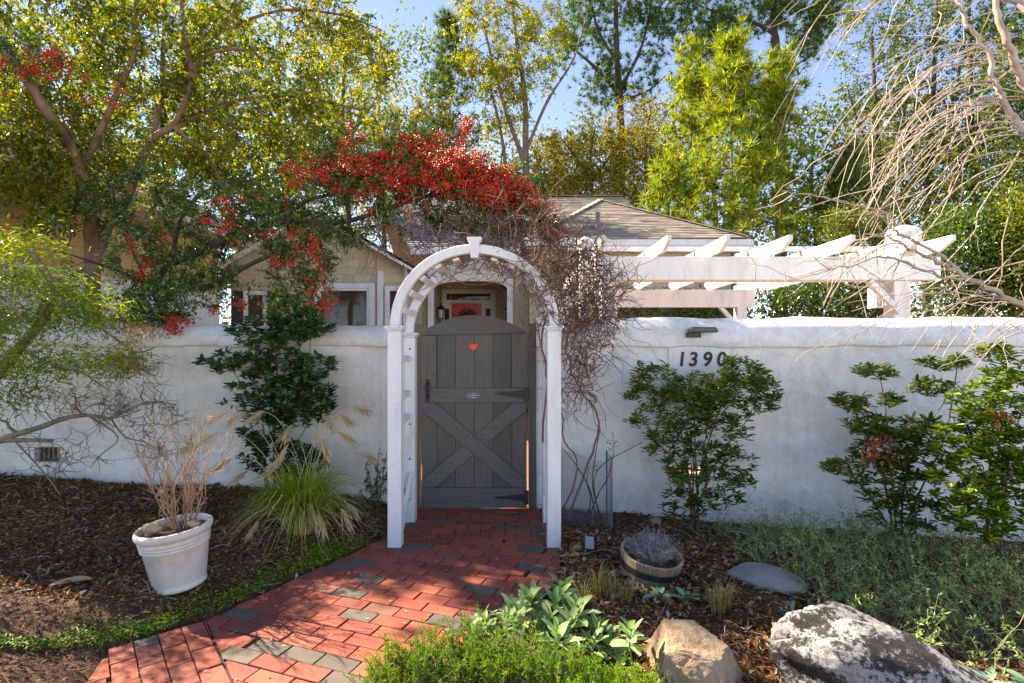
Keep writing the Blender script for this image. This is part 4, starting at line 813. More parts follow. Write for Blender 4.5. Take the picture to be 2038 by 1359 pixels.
# ------------------------------------------------------------------ firethorn with red berries over the arch
fb = foot(380, 5.75, 0)
ft_ = thing('firethorn', 'firethorn shrub loaded with red berries arching over the wall and gate arch', 'shrub', tuple(fb)); sk = Skel(); lm = MB(); bm2 = MB()
for pts, r0, r1 in [([fb, P(330, 640, 5.75), P(310, 570, 5.7), P(335, 530, 5.7), P(400, 500, 5.6), P(470, 465, 5.5), P(540, 440, 5.4), P(600, 445, 5.3), P(680, 442, 5.2), P(760, 420, 5.1), P(850, 390, 5.0), P(950, 385, 4.9), P(1040, 410, 4.85), P(1110, 455, 4.8)], .045, .01),
    (PP((335, 600, 5.75), (350, 470, 5.8), (370, 420, 5.8), (390, 395, 5.8), (440, 365, 5.8), (500, 360, 5.8)), .026, .012), (PP((310, 575, 5.7), (250, 545, 5.7), (180, 520, 5.6), (120, 500, 5.5)), .02, .006), (PP((400, 575, 5.5), (440, 560, 5.4), (490, 530, 5.3), (560, 500, 5.2), (620, 490, 5.1)), .034, .012),
    (PP((560, 440, 5.4), (610, 400, 5.4), (680, 380, 5.3), (740, 340, 5.2), (800, 300, 5.1), (830, 270, 5.0)), .022, .006), (PP((760, 420, 5.1), (840, 340, 5.0), (900, 290, 5.0), (925, 240, 5.0)), .015, .004), (PP((310, 575, 5.7), (330, 640, 5.4), (350, 680, 5.2)), .016, .004), (PP((850, 390, 5.0), (930, 340, 4.9), (1000, 350, 4.9), (1060, 385, 4.8)), .014, .004), ([P(330, 640, 5.75), P(250, 470, 5.8), P(215, 360, 5.75), P(130, 250, 5.6), P(120, 180, 5.6), P(80, 120, 5.5)], .014, .006)]: sk.limb(pts, r0, r1)
dk = B((430, 420, 5.7, 140, 60, .5, 40), (330, 500, 5.6, 110, 70, .5, 40), (400, 570, 5.5, 90, 50, .4, 26), (560, 450, 5.4, 110, 60, .4, 36), (600, 530, 5.2, 60, 60, .35, 22), (680, 380, 5.3, 110, 60, .4, 34), (810, 340, 5.1, 100, 60, .4, 36), (940, 370, 4.95, 90, 50, .35, 32), (1050, 420, 4.85, 60, 35, .3, 16), (320, 620, 5.3, 70, 35, .3, 20), (580, 600, 5.0, 60, 40, .25, 18), (210, 560, 5.6, 90, 40, .4, 14), (80, 130, 5.5, 70, 40, .4, 8), (820, 430, 4.95, 90, 30, .25, 16), (960, 440, 4.85, 90, 24, .2, 14), (700, 460, 5.1, 60, 35, .25, 10), (300, 400, 5.8, 130, 60, .4, 22), (200, 440, 5.8, 90, 50, .35, 14), (1070, 350, 4.9, 40, 30, .2, 6), (820, 270, 5.1, 80, 30, .25, 12), (680, 300, 5.3, 90, 40, .3, 16))
crown(sk, lm, dk, 130, (.09, .09, .08), .046, .019, 'rh', .0028, .8, .1, 0, tl=(8, .17, 15))
def berries(c, n, s):
    p = c + rng.normal(size=(n, 3)) * s; ico = np.array([(0, 0, 1), (.894, 0, .447), (.276, .851, .447), (-.724, .526, .447), (-.724, -.526, .447), (.276, -.851, .447), (.724, .526, -.447), (-.276, .851, -.447), (-.894, 0, -.447), (-.276, -.851, -.447), (.724, -.526, -.447), (0, 0, -1)])
    tr = [(0,1,2),(0,2,3),(0,3,4),(0,4,5),(0,5,1),(1,6,2),(2,7,3),(3,8,4),(4,9,5),(5,10,1),(2,6,7),(3,7,8),(4,8,9),(5,9,10),(1,10,6),(6,11,7),(7,11,8),(8,11,9),(9,11,10),(10,11,6)]
    r = .0074 * (.85 + .3 * rng.random(n)); V = p[:, None] + r[:, None, None] * ico[None]; T = np.asarray(tr)[None] + (np.arange(n) * 12)[:, None, None]; bm2.add(V.reshape(-1, 3), tris=T.reshape(-1, 3))
bc = B((720, 345, 5.05, 90, 45, .2, 84), (820, 330, 4.9, 80, 50, .2, 130), (910, 345, 4.75, 70, 50, .2, 150), (985, 375, 4.7, 60, 42, .2, 140), (1050, 405, 4.75, 45, 30, .2, 44), (1100, 455, 4.7, 25, 25, .15, 22), (850, 290, 4.95, 60, 25, .2, 26), (925, 265, 4.95, 12, 30, .1, 14), (620, 345, 5.2, 70, 35, .2, 36), (700, 290, 5.1, 40, 40, .2, 16), (800, 400, 5.0, 120, 35, .2, 34),
    (300, 480, 5.5, 40, 60, .2, 30), (290, 540, 5.5, 30, 25, .15, 12), (500, 440, 5.35, 120, 50, .3, 34), (600, 520, 5.1, 60, 60, .25, 34), (350, 650, 5.1, 22, 30, .1, 14), (640, 600, 5.0, 30, 35, .12, 12), (460, 620, 5.1, 100, 30, .2, 8), (90, 125, 5.4, 45, 30, .2, 24), (40, 150, 5.4, 40, 60, .2, 8), (200, 170, 5.5, 60, 50, .2, 6), (1010, 430, 4.8, 60, 20, .15, 14))
for c in bc:
    berries(c, int(13 + rng.integers(0, 16)), np.array([.028, .026, .02])); clump_leaves(lm, c, 7, .035, .038, .014)
    if rng.random() < .5: sk.tie(c + np.array([0, 0, .01]), .0022, 4)
for m in (sk.mb, lm, bm2): m.v = [v - fb for v in m.v]
sk.mb.build('trunk', M['bark_dark'], ft_, smooth=True); tag(lm.build('foliage', LM['dark'], ft_), kind='stuff')
bmn, bn, bb = newmat('red_berry'); gi = bn.nodes.new('ShaderNodeNewGeometry'); bn.links.new(ramp(bn, gi.outputs['Random Per Island'], [(.40, .006, .006), (.64, .012, .008), (.76, .022, .01), (.82, .07, .02)]), bb.inputs['Base Color']); bb.inputs['Roughness'].default_value = .3
tag(bm2.build('berries', bmn, ft_, smooth=True), kind='stuff')

# ------------------------------------------------------------------ leafless vine on the right of the arch
vb_ = np.array([.47, 4.72, g1(.47, 4.72)])
vt = thing('bare_vine', 'tangled leafless brown vine climbing the right side of the white arch', 'vine', tuple(vb_)); vm = MB(); nodes = []
def vstem(pts, r0, r1, s=6):
    p = smooth_path(pts, 5); p[1:-1] += rng.normal(size=(len(p) - 2, 3)) * .008; vm.tube(p, np.linspace(r0, r1, len(p)), s); nodes.extend(list(p))
vstem([vb_, P(1180, 900, 4.7), P(1192, 830, 4.68), P(1150, 770, 4.65), P(1130, 700, 4.6), P(1120, 600, 4.55), P(1080, 540, 4.5), P(1010, 500, 4.45), P(930, 490, 4.45)], .011, .005)
vstem([P(1080, 880, 4.45), P(1088, 760, 4.45), P(1078, 680, 4.45), P(1085, 600, 4.45), P(1050, 545, 4.4), P(990, 512, 4.4), P(900, 520, 4.4), P(840, 560, 4.4)], .01, .004)
vstem([vb_ + np.array([-.08, -.02, 0]), P(1150, 930, 4.6), P(1120, 860, 4.5), P(1116, 740, 4.4), P(1110, 640, 4.35), P(1130, 560, 4.4), P(1170, 500, 4.6)], .008, .004)
vstem([P(1060, 540, 4.4), P(1000, 560, 4.42), P(940, 568, 4.42), P(900, 548, 4.45), P(880, 520, 4.45)], .006, .003)
vstem([P(1120, 620, 4.4), P(1180, 600, 4.7), P(1215, 570, 4.9), P(1250, 560, 5.2), P(1275, 520, 5.6)], .006, .003)
def curl(p, n, step, r, bias, wob=.75):
    d = nz(rng.normal(size=3) + bias); q = [p]; cv = rng.normal(size=3) * .4
    for _ in range(n):
        cv = cv * .7 + rng.normal(size=3) * wob * .5; d = nz(d + cv * .6 + np.asarray(bias) * .12); p = p + d * step * (.7 + .6 * rng.random()); q.append(p)
    return np.array(q)
tg = B((1150, 560, 4.6, 60, 90, .3, 230), (1170, 660, 4.65, 55, 80, .25, 190), (1110, 500, 4.45, 60, 40, .25, 120), (1020, 490, 4.45, 70, 22, .2, 46), (930, 490, 4.45, 60, 20, .2, 22), (1150, 760, 4.65, 40, 60, .2, 90), (1085, 600, 4.4, 30, 70, .2, 46), (1200, 600, 4.8, 50, 60, .25, 110), (870, 540, 4.45, 40, 40, .15, 12), (1060, 440, 4.5, 90, 40, .25, 90), (780, 470, 4.6, 100, 40, .25, 80), (950, 450, 4.6, 90, 30, .2, 80), (860, 500, 4.55, 50, 25, .2, 30), (1000, 520, 4.4, 80, 25, .2, 50), (1060, 540, 4.1, 35, 40, .05, 44), (1100, 590, 4.08, 22, 50, .05, 40), (1180, 560, 4.4, 60, 80, .2, 70))
for c in tg:
    q = curl(c, int(rng.integers(6, 15)), .035, 0, np.array([.05, 0, -.1])); vm.tube(q, np.linspace(.0042, .0016, len(q)) * (.6 + .7 * rng.random()), 3)
    if rng.random() < .3: nodes.append(c)
for _ in range(80):
    c = tg[rng.integers(len(tg))]; e = c + np.array([rng.normal() * .15 + .12, rng.normal() * .08, -.1 - .3 * rng.random()]); q = bez(c, e, 8, .12, .04); vm.tube(q, np.linspace(.0028, .001, 8), 3)
vl = MB()
for c in tg[rng.choice(len(tg), 60, False)]: clump_leaves(vl, c, 2, .04, .028, .014)
vm.v = [v - vb_ for v in vm.v]; vl.v = [v - vb_ for v in vl.v]
tag(vm.build('stems', M['twig_brown'], vt, smooth=True), kind='stuff'); tag(vl.build('withered_leaves', leafmat('withered_leaf', [(.06, .03, .02), (.12, .07, .04), (.07, .1, .03)]), vt), kind='stuff')

# ------------------------------------------------------------------ lacy maple at the left edge
mbz = np.array([-5.2, 4.55, g1(-5.2, 4.55)])
mt = thing('lacy_maple', 'lacy leaved weeping maple hanging over the wall at the left edge', 'tree', tuple(mbz)); sk = Skel(); lm = MB()
for pts, r0, r1 in [([mbz, mbz + np.array([.25, -.05, .5]), P(-20, 760, 4.5), P(40, 690, 4.45), P(95, 620, 4.4), P(100, 560, 4.35), P(60, 500, 4.3)], .06, .018), (PP((95, 620, 4.4), (150, 625, 4.4), (210, 660, 4.4), (270, 700, 4.4), (310, 690, 4.4)), .016, .004), (PP((40, 690, 4.45), (90, 720, 4.3), (160, 740, 4.25), (220, 780, 4.2)), .014, .004),
    ([mbz + np.array([.1, -.05, .25]), P(-40, 890, 4.4), P(20, 868, 4.4), P(80, 850, 4.4), P(130, 832, 4.4), P(175, 826, 4.4), P(220, 832, 4.4), P(255, 815, 4.4), P(300, 800, 4.4), P(350, 805, 4.4)], .03, .004), ([mbz + np.array([.1, -.05, .25]), P(-20, 880, 4.4), P(50, 876, 4.4), P(105, 876, 4.4)], .026, .012),
    (PP((220, 832, 4.4), (250, 870, 4.3), (290, 880, 4.3), (330, 910, 4.3)), .008, .003), (PP((20, 868, 4.4), (60, 910, 4.3), (95, 950, 4.25), (120, 985, 4.2)), .008, .003), (PP((175, 826, 4.4), (235, 870, 4.35), (200, 905, 4.3), (180, 930, 4.3)), .007, .003)]: sk.limb(pts, r0, r1, 7)
cl = B((20, 490, 4.3, 70, 26, .3, 20), (60, 560, 4.3, 110, 22, .35, 28), (170, 600, 4.35, 100, 18, .3, 22), (40, 640, 4.3, 90, 30, .35, 26), (70, 720, 4.3, 100, 28, .3, 28), (200, 720, 4.3, 60, 24, .25, 18), (20, 790, 4.3, 60, 50, .3, 16), (210, 640, 4.4, 50, 25, .25, 12), (-80, 620, 4.3, 80, 150, .4, 30), (-230, 540, 3.7, 130, 110, .35, 44), (-150, 470, 3.9, 90, 80, .3, 16))  # clumps far outside the left edge are added to shade the near path corner
N = np.array(sk.nodes)
for c in cl[np.argsort([np.min(np.linalg.norm(N - c, axis=1)) for c in cl])]:
    sk.tie(c, .003, 6, .12); n = 40
    p = c + rng.normal(size=(n, 3)) * (.085, .085, .06); ax = nz(rng.normal(size=(n, 3)) * (.8, .8, .35) + np.array([.15, -.1, -.35])); leaves(lm, p, ax, rng.normal(size=(n, 3)) + np.array([0, 0, 1.2]), .066 * (.6 + .7 * rng.random(n)), .0115, 'rh', .1, .12)
    twigs_at(sk, c, 2, .12, .0015)
for i in range(150):                                  # bare twigs below and to the right
    b = sk.nodes[rng.integers(120, len(sk.nodes))] if False else None
low = B((270, 820, 4.35, 90, 35, .2, 46), (150, 800, 4.3, 120, 30, .25, 40), (330, 880, 4.3, 60, 40, .2, 26), (120, 900, 4.25, 90, 50, .2, 26), (270, 740, 4.4, 60, 40, .2, 26))
for c in low:
    sk.tie(c, .0028, 7, .05, 4, .6, .05)
    for _ in range(3): q = curl(c, 5, .035, 0, np.array([.3, 0, .05])); sk.mb.tube(q, np.linspace(.003, .0014, len(q)), 3)
for m in (sk.mb, lm): m.v = [v - mbz for v in m.v]
sk.mb.build('trunk', surf('mossy_bark', [(.09, .07, .045), (.22, .175, .11), (.3, .26, .17)], 10, .85, .6, .01), mt, smooth=True); tag(lm.build('foliage', LM['maple'], mt), kind='stuff')
dd = MB()
for c in B((270, 665, 4.4, 45, 20, .15, 26), (240, 720, 4.35, 50, 20, .15, 18)): clump_leaves(dd, c, 26, (.05, .05, .03), .035, .006, droop=.8)
dd.v = [v - mbz for v in dd.v]; tag(dd.build('dry_foliage', leafmat('rusty_leaf', [(.2, .1, .05), (.33, .2, .1), (.4, .28, .14)]), mt), kind='stuff')

# ------------------------------------------------------------------ leafless weeping tree at the right
wb_ = np.array([4.1, 3.3, g1(4.1, 3.3)])
wt = thing('weeping_tree', 'leafless weeping tree whose pale twigs hang in from the upper right', 'tree', tuple(wb_)); wm = MB(); wn = []
def wl_(pts, r0, r1, s=7):
    p = smooth_path(pts, 6); p[1:-1] += rng.normal(size=(len(p) - 2, 3)) * .006; wm.tube(p, np.linspace(r0, r1, len(p)), s); return p
top = P(2230, 330, 3.3)
wl_([wb_, wb_ + np.array([-.05, 0, .9]), wb_ + np.array([.02, .05, 1.8]), top], .09, .06, 10)
l1 = wl_([top, P(2090, 230, 3.35), P(2030, 150, 3.35), P(2008, 90, 3.3), P(1985, 30, 3.3), P(1975, -60, 3.3)], .03, .014)
l2 = wl_([top, P(2100, 330, 3.2), P(2038, 262, 3.2), P(2000, 210, 3.2), P(1985, 170, 3.2), P(1965, 105, 3.2), P(1925, 45, 3.2), P(1900, -10, 3.25)], .024, .009)
l3 = wl_([top + np.array([0, 0, -.5]), P(2120, 660, 3.4), P(2038, 608, 3.4), P(1960, 570, 3.4), P(1880, 528, 3.4), P(1820, 500, 3.4), P(1765, 466, 3.4)], .026, .006)
l4 = wl_([l3[18], P(1860, 500, 3.4), P(1800, 470, 3.4), P(1782, 455, 3.38), P(1770, 430, 3.35), P(1720, 412, 3.3), P(1640, 395, 3.3), P(1555, 380, 3.3)], .011, .003, 5)
l5 = wl_([l3[20], P(1850, 545, 3.35), P(1760, 510, 3.3), P(1690, 530, 3.3), P(1600, 550, 3.3), P(1510, 590, 3.3)], .009, .002, 5)
l6 = wl_([top, P(2120, 130, 3.6), P(2060, 40, 3.7), P(1980, -20, 3.8), P(1900, -50, 3.8), P(1800, -60, 3.8)], .03, .012)
def wtwig(a, ln, dx, sg=0):
    d = nz(np.array([dx, rng.normal() * .25, .25 + .35 * rng.random()])); q = [a]; p = a; n = 12
    for i in range(n):
        d = nz(d + np.array([-.05, rng.normal() * .03, -.17 - .05 * rng.random()]) * (1 + .3 * sg) + rng.normal(size=3) * .05); p = p + d * ln / n; q.append(p)
    q = np.array(q); wm.tube(q, np.linspace(.0048, .0019, n + 1) * (.75 + .5 * rng.random()), 4); return q
for li, cnt, l0, l1_ in ((l1, 11, .8, 1.5), (l2, 16, .7, 1.4), (l6, 9, .9, 1.7), (l3, 10, .4, .8)):
    for _ in range(cnt):
        k = rng.integers(6, len(li)); a = li[k]; q = wtwig(a, l0 + (l1_ - l0) * rng.random(), -1.0 - .3 * rng.random())
        for _ in range(rng.integers(2, 5)):
            j = rng.integers(2, 10); e = q[j] + nz(q[j + 1] - q[j]) * .0; d = nz(q[min(j + 2, 12)] - q[j] + rng.normal(size=3) * .09); s_ = bez(e, e + d * (.2 + .4 * rng.random()) + np.array([0, 0, -.1 * rng.random()]), 6, .05, .02); wm.tube(s_, np.linspace(.0034, .0016, 6), 3)
for li in (l4, l5, l3):
    for _ in range(16):
        a = li[rng.integers(4, len(li))]; d = nz(np.array([-.5 + rng.normal() * .4, rng.normal() * .3, rng.normal() * .6])); s_ = bez(a, a + d * (.1 + .3 * rng.random()), 5, .03, .03); wm.tube(s_, np.linspace(.004, .0018, 5), 3)
for (x0, y0, x1, y1, r) in ((1990, 215, 1740, 700, .006), (2030, 300, 1830, 640, .005), (2038, 520, 1560, 716, .004), (2010, 420, 1960, 700, .004), (1960, 580, 1640, 690, .0035), (2060, 610, 1900, 720, .005), (2000, 560, 1700, 600, .0035), (1850, 530, 1660, 600, .003), (1790, 480, 1620, 560, .003), (2050, 480, 1850, 700, .004)):
    q = bez(P(x0, y0, 3.2 + rng.random() * .3), P(x1, y1, 3.2 + rng.random() * .4), 10, .06, .012); wm.tube(q, np.linspace(r, .0016, 10), 4)
    for _ in range(4):
        a = q[rng.integers(2, 9)]; d = nz(q[-1] - q[0] + rng.normal(size=3) * .5); s_ = bez(a, a + d * (.1 + .2 * rng.random()), 5, .02, .03); wm.tube(s_, np.linspace(.0022, .001, 5), 3)
wm.v = [v - wb_ for v in wm.v]; wm.build('branches', M['twig_pale'], wt, smooth=True)
# ------------------------------------------------------------------ leafy shrubs against the wall
LM['camellia'] = leafmat('camellia_leaf', [(.024, .06, .022), (.038, .085, .03), (.06, .12, .04), (.13, .19, .045)], .25, .22, .7, [0, .5, .92, 1])
LM['azalea'] = leafmat('rhododendron_leaf', [(.03, .06, .018), (.06, .105, .026), (.1, .15, .035), (.18, .22, .045)], .32, .3, .6)
LM['azalea2'] = leafmat('light_rhododendron_leaf', [(.045, .085, .022), (.085, .15, .03), (.15, .23, .04), (.26, .33, .06)], .3, .35, .6)
LM['dry'] = leafmat('pinkish_dead_leaf', [(.3, .12, .08), (.42, .2, .14), (.25, .08, .05)], .6, .3)
def shrub(name, label, base, stems, blobs, leafm, L, W, whorl=8, r0=.011, dead=None, barkm=None, droop=.25, fill=0):
    base = np.asarray(base, float); t = thing(name, label, 'shrub', tuple(base)); sk = Skel(); lm = MB(); dm_ = MB()
    for s in stems:
        sk.limb([base + rng.normal(size=3) * (.05, .04, 0)] + [np.asarray(p) for p in s], r0 * (.7 + .5 * rng.random()), .003, 5)
    cl = B(*[(*b[:6], int(b[6] * 2.0)) for b in blobs]); N = np.array(sk.nodes); L *= 1.12; W *= 1.25
    for c in cl[np.argsort([np.min(np.linalg.norm(N - c, axis=1)) for c in cl])]:
        q = sk.tie(c, .0017, 6, .06, 4, .6); ax0 = nz(q[-1] - q[-2] + np.array([0, 0, .4])); u = nz(np.cross(ax0, rng.normal(size=3))); w = np.cross(ax0, u); k = int(whorl * (.7 + .6 * rng.random()))
        a = np.arange(k) * 2.4 + rng.random() * 6; tl = .25 + .45 * rng.random(k); ax = nz(ax0 * tl[:, None] + np.cos(a)[:, None] * u + np.sin(a)[:, None] * w + np.array([0, 0, -droop * .5])); p = q[-1] - ax0 * (np.arange(k) * .006)[:, None]
        l = L * (.6 + .6 * rng.random(k)); leaves(lm, p, ax, np.broadcast_to(ax0, ax.shape) + rng.normal(size=ax.shape) * .25, l, W * l / L, 'oval', .16, .12)
        if fill:
            j = rng.integers(1, len(q) - 1, fill); pd = q[j]; ax = nz(rng.normal(size=(fill, 3)) + ax0 * .5); l = L * (.6 + .5 * rng.random(fill)); leaves(lm, pd, ax, rng.normal(size=(fill, 3)) + np.array([0, 0, 1.]), l, W * l / L, 'oval', .16, .12)
    if dead:
        for c in B(*dead): clump_leaves(dm_, c, 9, .03, L * .7, W, 'oval', .3, .8)
    for m in (sk.mb, lm, dm_): m.v = [v - base for v in m.v]
    sk.mb.build('stems', barkm or M['bark'], t, smooth=True); tag(lm.build('leaves', leafm, t), kind='stuff')
    if dead: tag(dm_.build('dead_leaves', LM['dry'], t), 'clusters of pinkish brown dead leaves', kind='stuff')
    return t
gp = lambda px, D: np.array([(px - CX) / FPX * D, D, g1((px - CX) / FPX * D, D) - .02])
shrub('camellia_shrub', 'dark glossy leaved shrub against the wall left of the arch, behind the grass', gp(545, 4.85), [PP((525, 860, 4.85), (500, 720, 4.85)), PP((545, 850, 4.85), (555, 700, 4.85), (570, 620, 4.85)), PP((570, 860, 4.85), (610, 740, 4.85), (620, 650, 4.85)), PP((580, 900, 4.8), (640, 800, 4.8)), PP((520, 900, 4.8), (480, 800, 4.8)), PP((540, 860, 4.8), (450, 720, 4.85))],
      [(600, 650, 4.9, 60, 35, .15, 34), (520, 660, 4.85, 70, 35, .15, 26), (560, 730, 4.85, 75, 45, .2, 44), (440, 715, 4.85, 45, 22, .12, 12), (630, 725, 4.85, 40, 30, .15, 12), (590, 800, 4.8, 70, 50, .2, 44), (520, 850, 4.8, 50, 40, .15, 20), (560, 905, 4.75, 90, 40, .2, 26), (620, 790, 4.8, 45, 40, .15, 14), (600, 915, 4.75, 60, 35, .15, 12), (480, 790, 4.85, 40, 60, .15, 10)], LM['camellia'], .062, .03, 8, .011, fill=3)
shrub('rhododendron', 'dark green shrub on bare stems in front of the house number', gp(1385, 4.72), [PP((1370, 940, 4.7), (1340, 800, 4.7), (1300, 740, 4.7)), PP((1385, 920, 4.7), (1380, 800, 4.7), (1370, 760, 4.7)), PP((1395, 940, 4.7), (1430, 820, 4.7), (1470, 740, 4.7)), PP((1410, 950, 4.7), (1460, 870, 4.7), (1520, 800, 4.7)), PP((1370, 960, 4.7), (1310, 880, 4.65), (1270, 820, 4.65)), PP((1400, 900, 4.65), (1420, 790, 4.65), (1450, 722, 4.7)), PP((1380, 900, 4.7), (1345, 860, 4.7), (1330, 790, 4.7))],
      [(1300, 760, 4.7, 55, 45, .15, 30), (1390, 775, 4.7, 60, 40, .2, 40), (1455, 718, 4.7, 14, 12, .06, 3), (1480, 745, 4.7, 55, 35, .15, 34), (1440, 800, 4.7, 80, 45, .2, 44), (1350, 810, 4.65, 70, 45, .2, 36), (1525, 785, 4.7, 30, 35, .12, 14), (1420, 870, 4.65, 80, 50, .2, 36), (1320, 880, 4.65, 40, 30, .12, 14), (1255, 785, 4.7, 16, 10, .05, 3), (1270, 835, 4.65, 22, 12, .08, 5), (1410, 960, 4.6, 80, 50, .15, 30), (1360, 1000, 4.6, 50, 30, .12, 12), (1470, 930, 4.65, 45, 40, .12, 12), (1340, 920, 4.65, 35, 30, .12, 10)], LM['azalea'], .058, .021, 8, .010, fill=2)
shrub('rhododendron', 'tiered shrub with pinkish dead leaf clusters at the right end of the wall', gp(1795, 4.6), [PP((1775, 950, 4.6), (1765, 830, 4.6), (1750, 740, 4.6)), PP((1760, 960, 4.6), (1720, 860, 4.6), (1690, 800, 4.6)), PP((1800, 960, 4.6), (1840, 860, 4.6), (1880, 800, 4.6)), PP((1740, 1000, 4.5), (1690, 940, 4.5), (1660, 920, 4.5)), PP((1830, 980, 4.6), (1880, 870, 4.6), (1905, 730, 4.6), (1905, 700, 4.6)), PP((1790, 900, 4.6), (1800, 850, 4.6))],
      [(1745, 735, 4.6, 42, 14, .12, 13), (1695, 795, 4.6, 38, 18, .12, 13), (1770, 795, 4.6, 30, 12, .1, 6), (1720, 840, 4.6, 40, 25, .12, 14), (1850, 770, 4.6, 45, 16, .12, 14), (1800, 850, 4.55, 80, 25, .2, 34), (1760, 890, 4.55, 60, 40, .2, 26), (1830, 910, 4.5, 70, 50, .2, 34), (1680, 930, 4.5, 40, 20, .12, 12), (1760, 960, 4.5, 70, 40, .2, 28), (1800, 1020, 4.45, 80, 40, .2, 30), (1880, 720, 4.6, 50, 14, .12, 14)], LM['azalea'], .062, .024, 7, .010, dead=[(1755, 880, 4.5, 22, 12, .05, 5), (1760, 905, 4.5, 14, 10, .05, 3), (1785, 915, 4.5, 14, 14, .05, 4), (1735, 905, 4.5, 16, 12, .05, 4)], fill=2)
shrub('rhododendron', 'lighter green shrub crowding the right edge in front of the wall', gp(1985, 4.3), [PP((1970, 900, 4.3), (1930, 800, 4.3), (1900, 760, 4.3)), PP((1990, 880, 4.3), (1985, 760, 4.3)), PP((2010, 900, 4.3), (2050, 780, 4.3)), PP((1960, 950, 4.25), (1900, 880, 4.2)), PP((2000, 950, 4.25), (2060, 900, 4.2))],
      [(1960, 800, 4.3, 70, 45, .2, 34), (2020, 740, 4.3, 60, 30, .2, 22), (1900, 880, 4.25, 60, 40, .2, 26), (1980, 880, 4.25, 70, 45, .2, 36), (2020, 960, 4.2, 60, 50, .2, 34), (1910, 960, 4.2, 60, 45, .2, 28), (1960, 1030, 4.1, 80, 40, .2, 34), (2050, 850, 4.3, 60, 80, .2, 26), (1990, 700, 4.35, 50, 16, .15, 10)], LM['azalea2'], .066, .026, 7, .010, dead=[(1985, 820, 4.2, 18, 10, .05, 4)], fill=2)
shrub('boxleaf_shrub', 'small leaved thin shrub at the foot of the wall beside the left arch post', gp(748, 4.75), [PP((750, 960, 4.75), (755, 890, 4.75)), PP((740, 970, 4.75), (725, 920, 4.75)), PP((758, 970, 4.75), (770, 900, 4.75))], [(750, 950, 4.72, 26, 50, .1, 44), (735, 990, 4.7, 30, 30, .1, 20)], LM['azalea'], .02, .009, 7, .005, fill=3)
shrub('twiggy_shrub', 'thin bare shrub with few leaves standing in front of the wire mesh guard', gp(1178, 4.55), [PP((1180, 970, 4.55), (1186, 900, 4.55), (1195, 850, 4.55)), PP((1176, 980, 4.55), (1150, 930, 4.6), (1118, 890, 4.6)), PP((1190, 985, 4.55), (1210, 950, 4.5), (1222, 900, 4.5)), PP((1182, 960, 4.55), (1205, 920, 4.6), (1250, 895, 4.6), (1278, 880, 4.6)), PP((1175, 990, 4.5), (1168, 960, 4.5), (1172, 930, 4.5))], [(1182, 932, 4.55, 10, 10, .04, 3), (1220, 880, 4.5, 18, 20, .05, 5)], LM['azalea2'], .022, .012, 3, .006, barkm=M['bark_dark'])

# ------------------------------------------------------------------ planter with dried shrub
pp_ = ground_pt(359, 1157); pot = thing('plant_pot', 'large off white ridged plant pot tilted on the mulch', 'pot', (pp_[0], pp_[1], pp_[2] - .015), rot=(R(3), R(-4.5), 0)); pot.scale = (.92, .92, .95)
def potmat():
    m, n, b = newmat('pot_resin'); f = noise(n, 5, 6, .65); f2 = noise(n, 38, 4, .8)
    c = ramp(n, f, [(.42, .38, .31), (.56, .525, .455), (.64, .61, .55)], pos=[.3, .5, .7]); c = mixc(n, .7, c, ramp(n, f2, [(.45, .42, .38), (1, 1, 1)], pos=[.28, .38]), 'MULTIPLY')
    n.links.new(c, b.inputs['Base Color']); b.inputs['Roughness'].default_value = .55; bump(n, b, f2, .1, .002); return m
PM = potmat()
pr = [(.0, .0), (.148, .0), (.156, .008), (.156, .026), (.150, .031), (.158, .05), (.190, .255)]
for z in (.262, .283, .304): pr += [(.192 + (z - .26) * .16, z - .004), (.199 + (z - .26) * .16, z), (.200 + (z - .26) * .16, z + .008), (.193 + (z - .26) * .16, z + .013)]
pr += [(.206, .33), (.217, .338), (.224, .35), (.226, .364), (.222, .377), (.213, .384), (.204, .383), (.199, .373), (.194, .345), (.19, .33)]
MB().lathe(pr, n=64).build('pot', PM, pot, smooth=True)
so_ = MB(); a = np.linspace(0, 2 * np.pi, 40, endpoint=False); V = [(0, 0, .352)] + [(r * math.cos(t), r * math.sin(t), .338 + .012 * rng.random() + (.012 if r < .15 else 0)) for r in (.06, .12, .19) for t in a]
so_.add(V, [(1 + i * 40 + j, 1 + i * 40 + (j + 1) % 40, 1 + (i + 1) * 40 + (j + 1) % 40, 1 + (i + 1) * 40 + j) for i in range(2) for j in range(40)], [(0, 1 + j, 1 + (j + 1) % 40) for j in range(40)]); so_.build('soil', go.data.materials[0], pot)
def rock_mesh(r, seed, rough=.18, sub=4, sharp=2., flat=None):
    import bmesh
    b = bmesh.new(); bmesh.ops.create_icosphere(b, subdivisions=sub, radius=1); v = np.array([x.co for x in b.verts]); f = [[q.index for q in x.verts] for x in b.faces]; b.free()
    d = 1 + rough * wav(v, .35, seed) + rough * .45 * wav(v, .9, seed + 1) + rough * .16 * wav(v, 2.6, seed + 2) + rough * .07 * wav(v, 7, seed + 3)
    v = v * d[:, None]; rr = np.random.default_rng(seed)
    for _ in range(9):
        n = nz(rr.normal(size=3)); c = .72 + .2 * rr.random(); s = v @ n - c; v = v - np.where(s > 0, s * .85, 0)[:, None] * n
    mb = MB(); mb.add(v * np.asarray(r), tris=f); return mb
M['stone_sand'] = surf('sandstone', [(.22, .135, .075), (.34, .23, .14), (.40, .30, .205), (.25, .205, .175)], 5, .85, .6, .02, fine=60)
M['stone_grey'] = surf('grey_stone', [(.17, .165, .155), (.27, .26, .24), (.33, .31, .28)], 4, .85, .5, .02, fine=50)
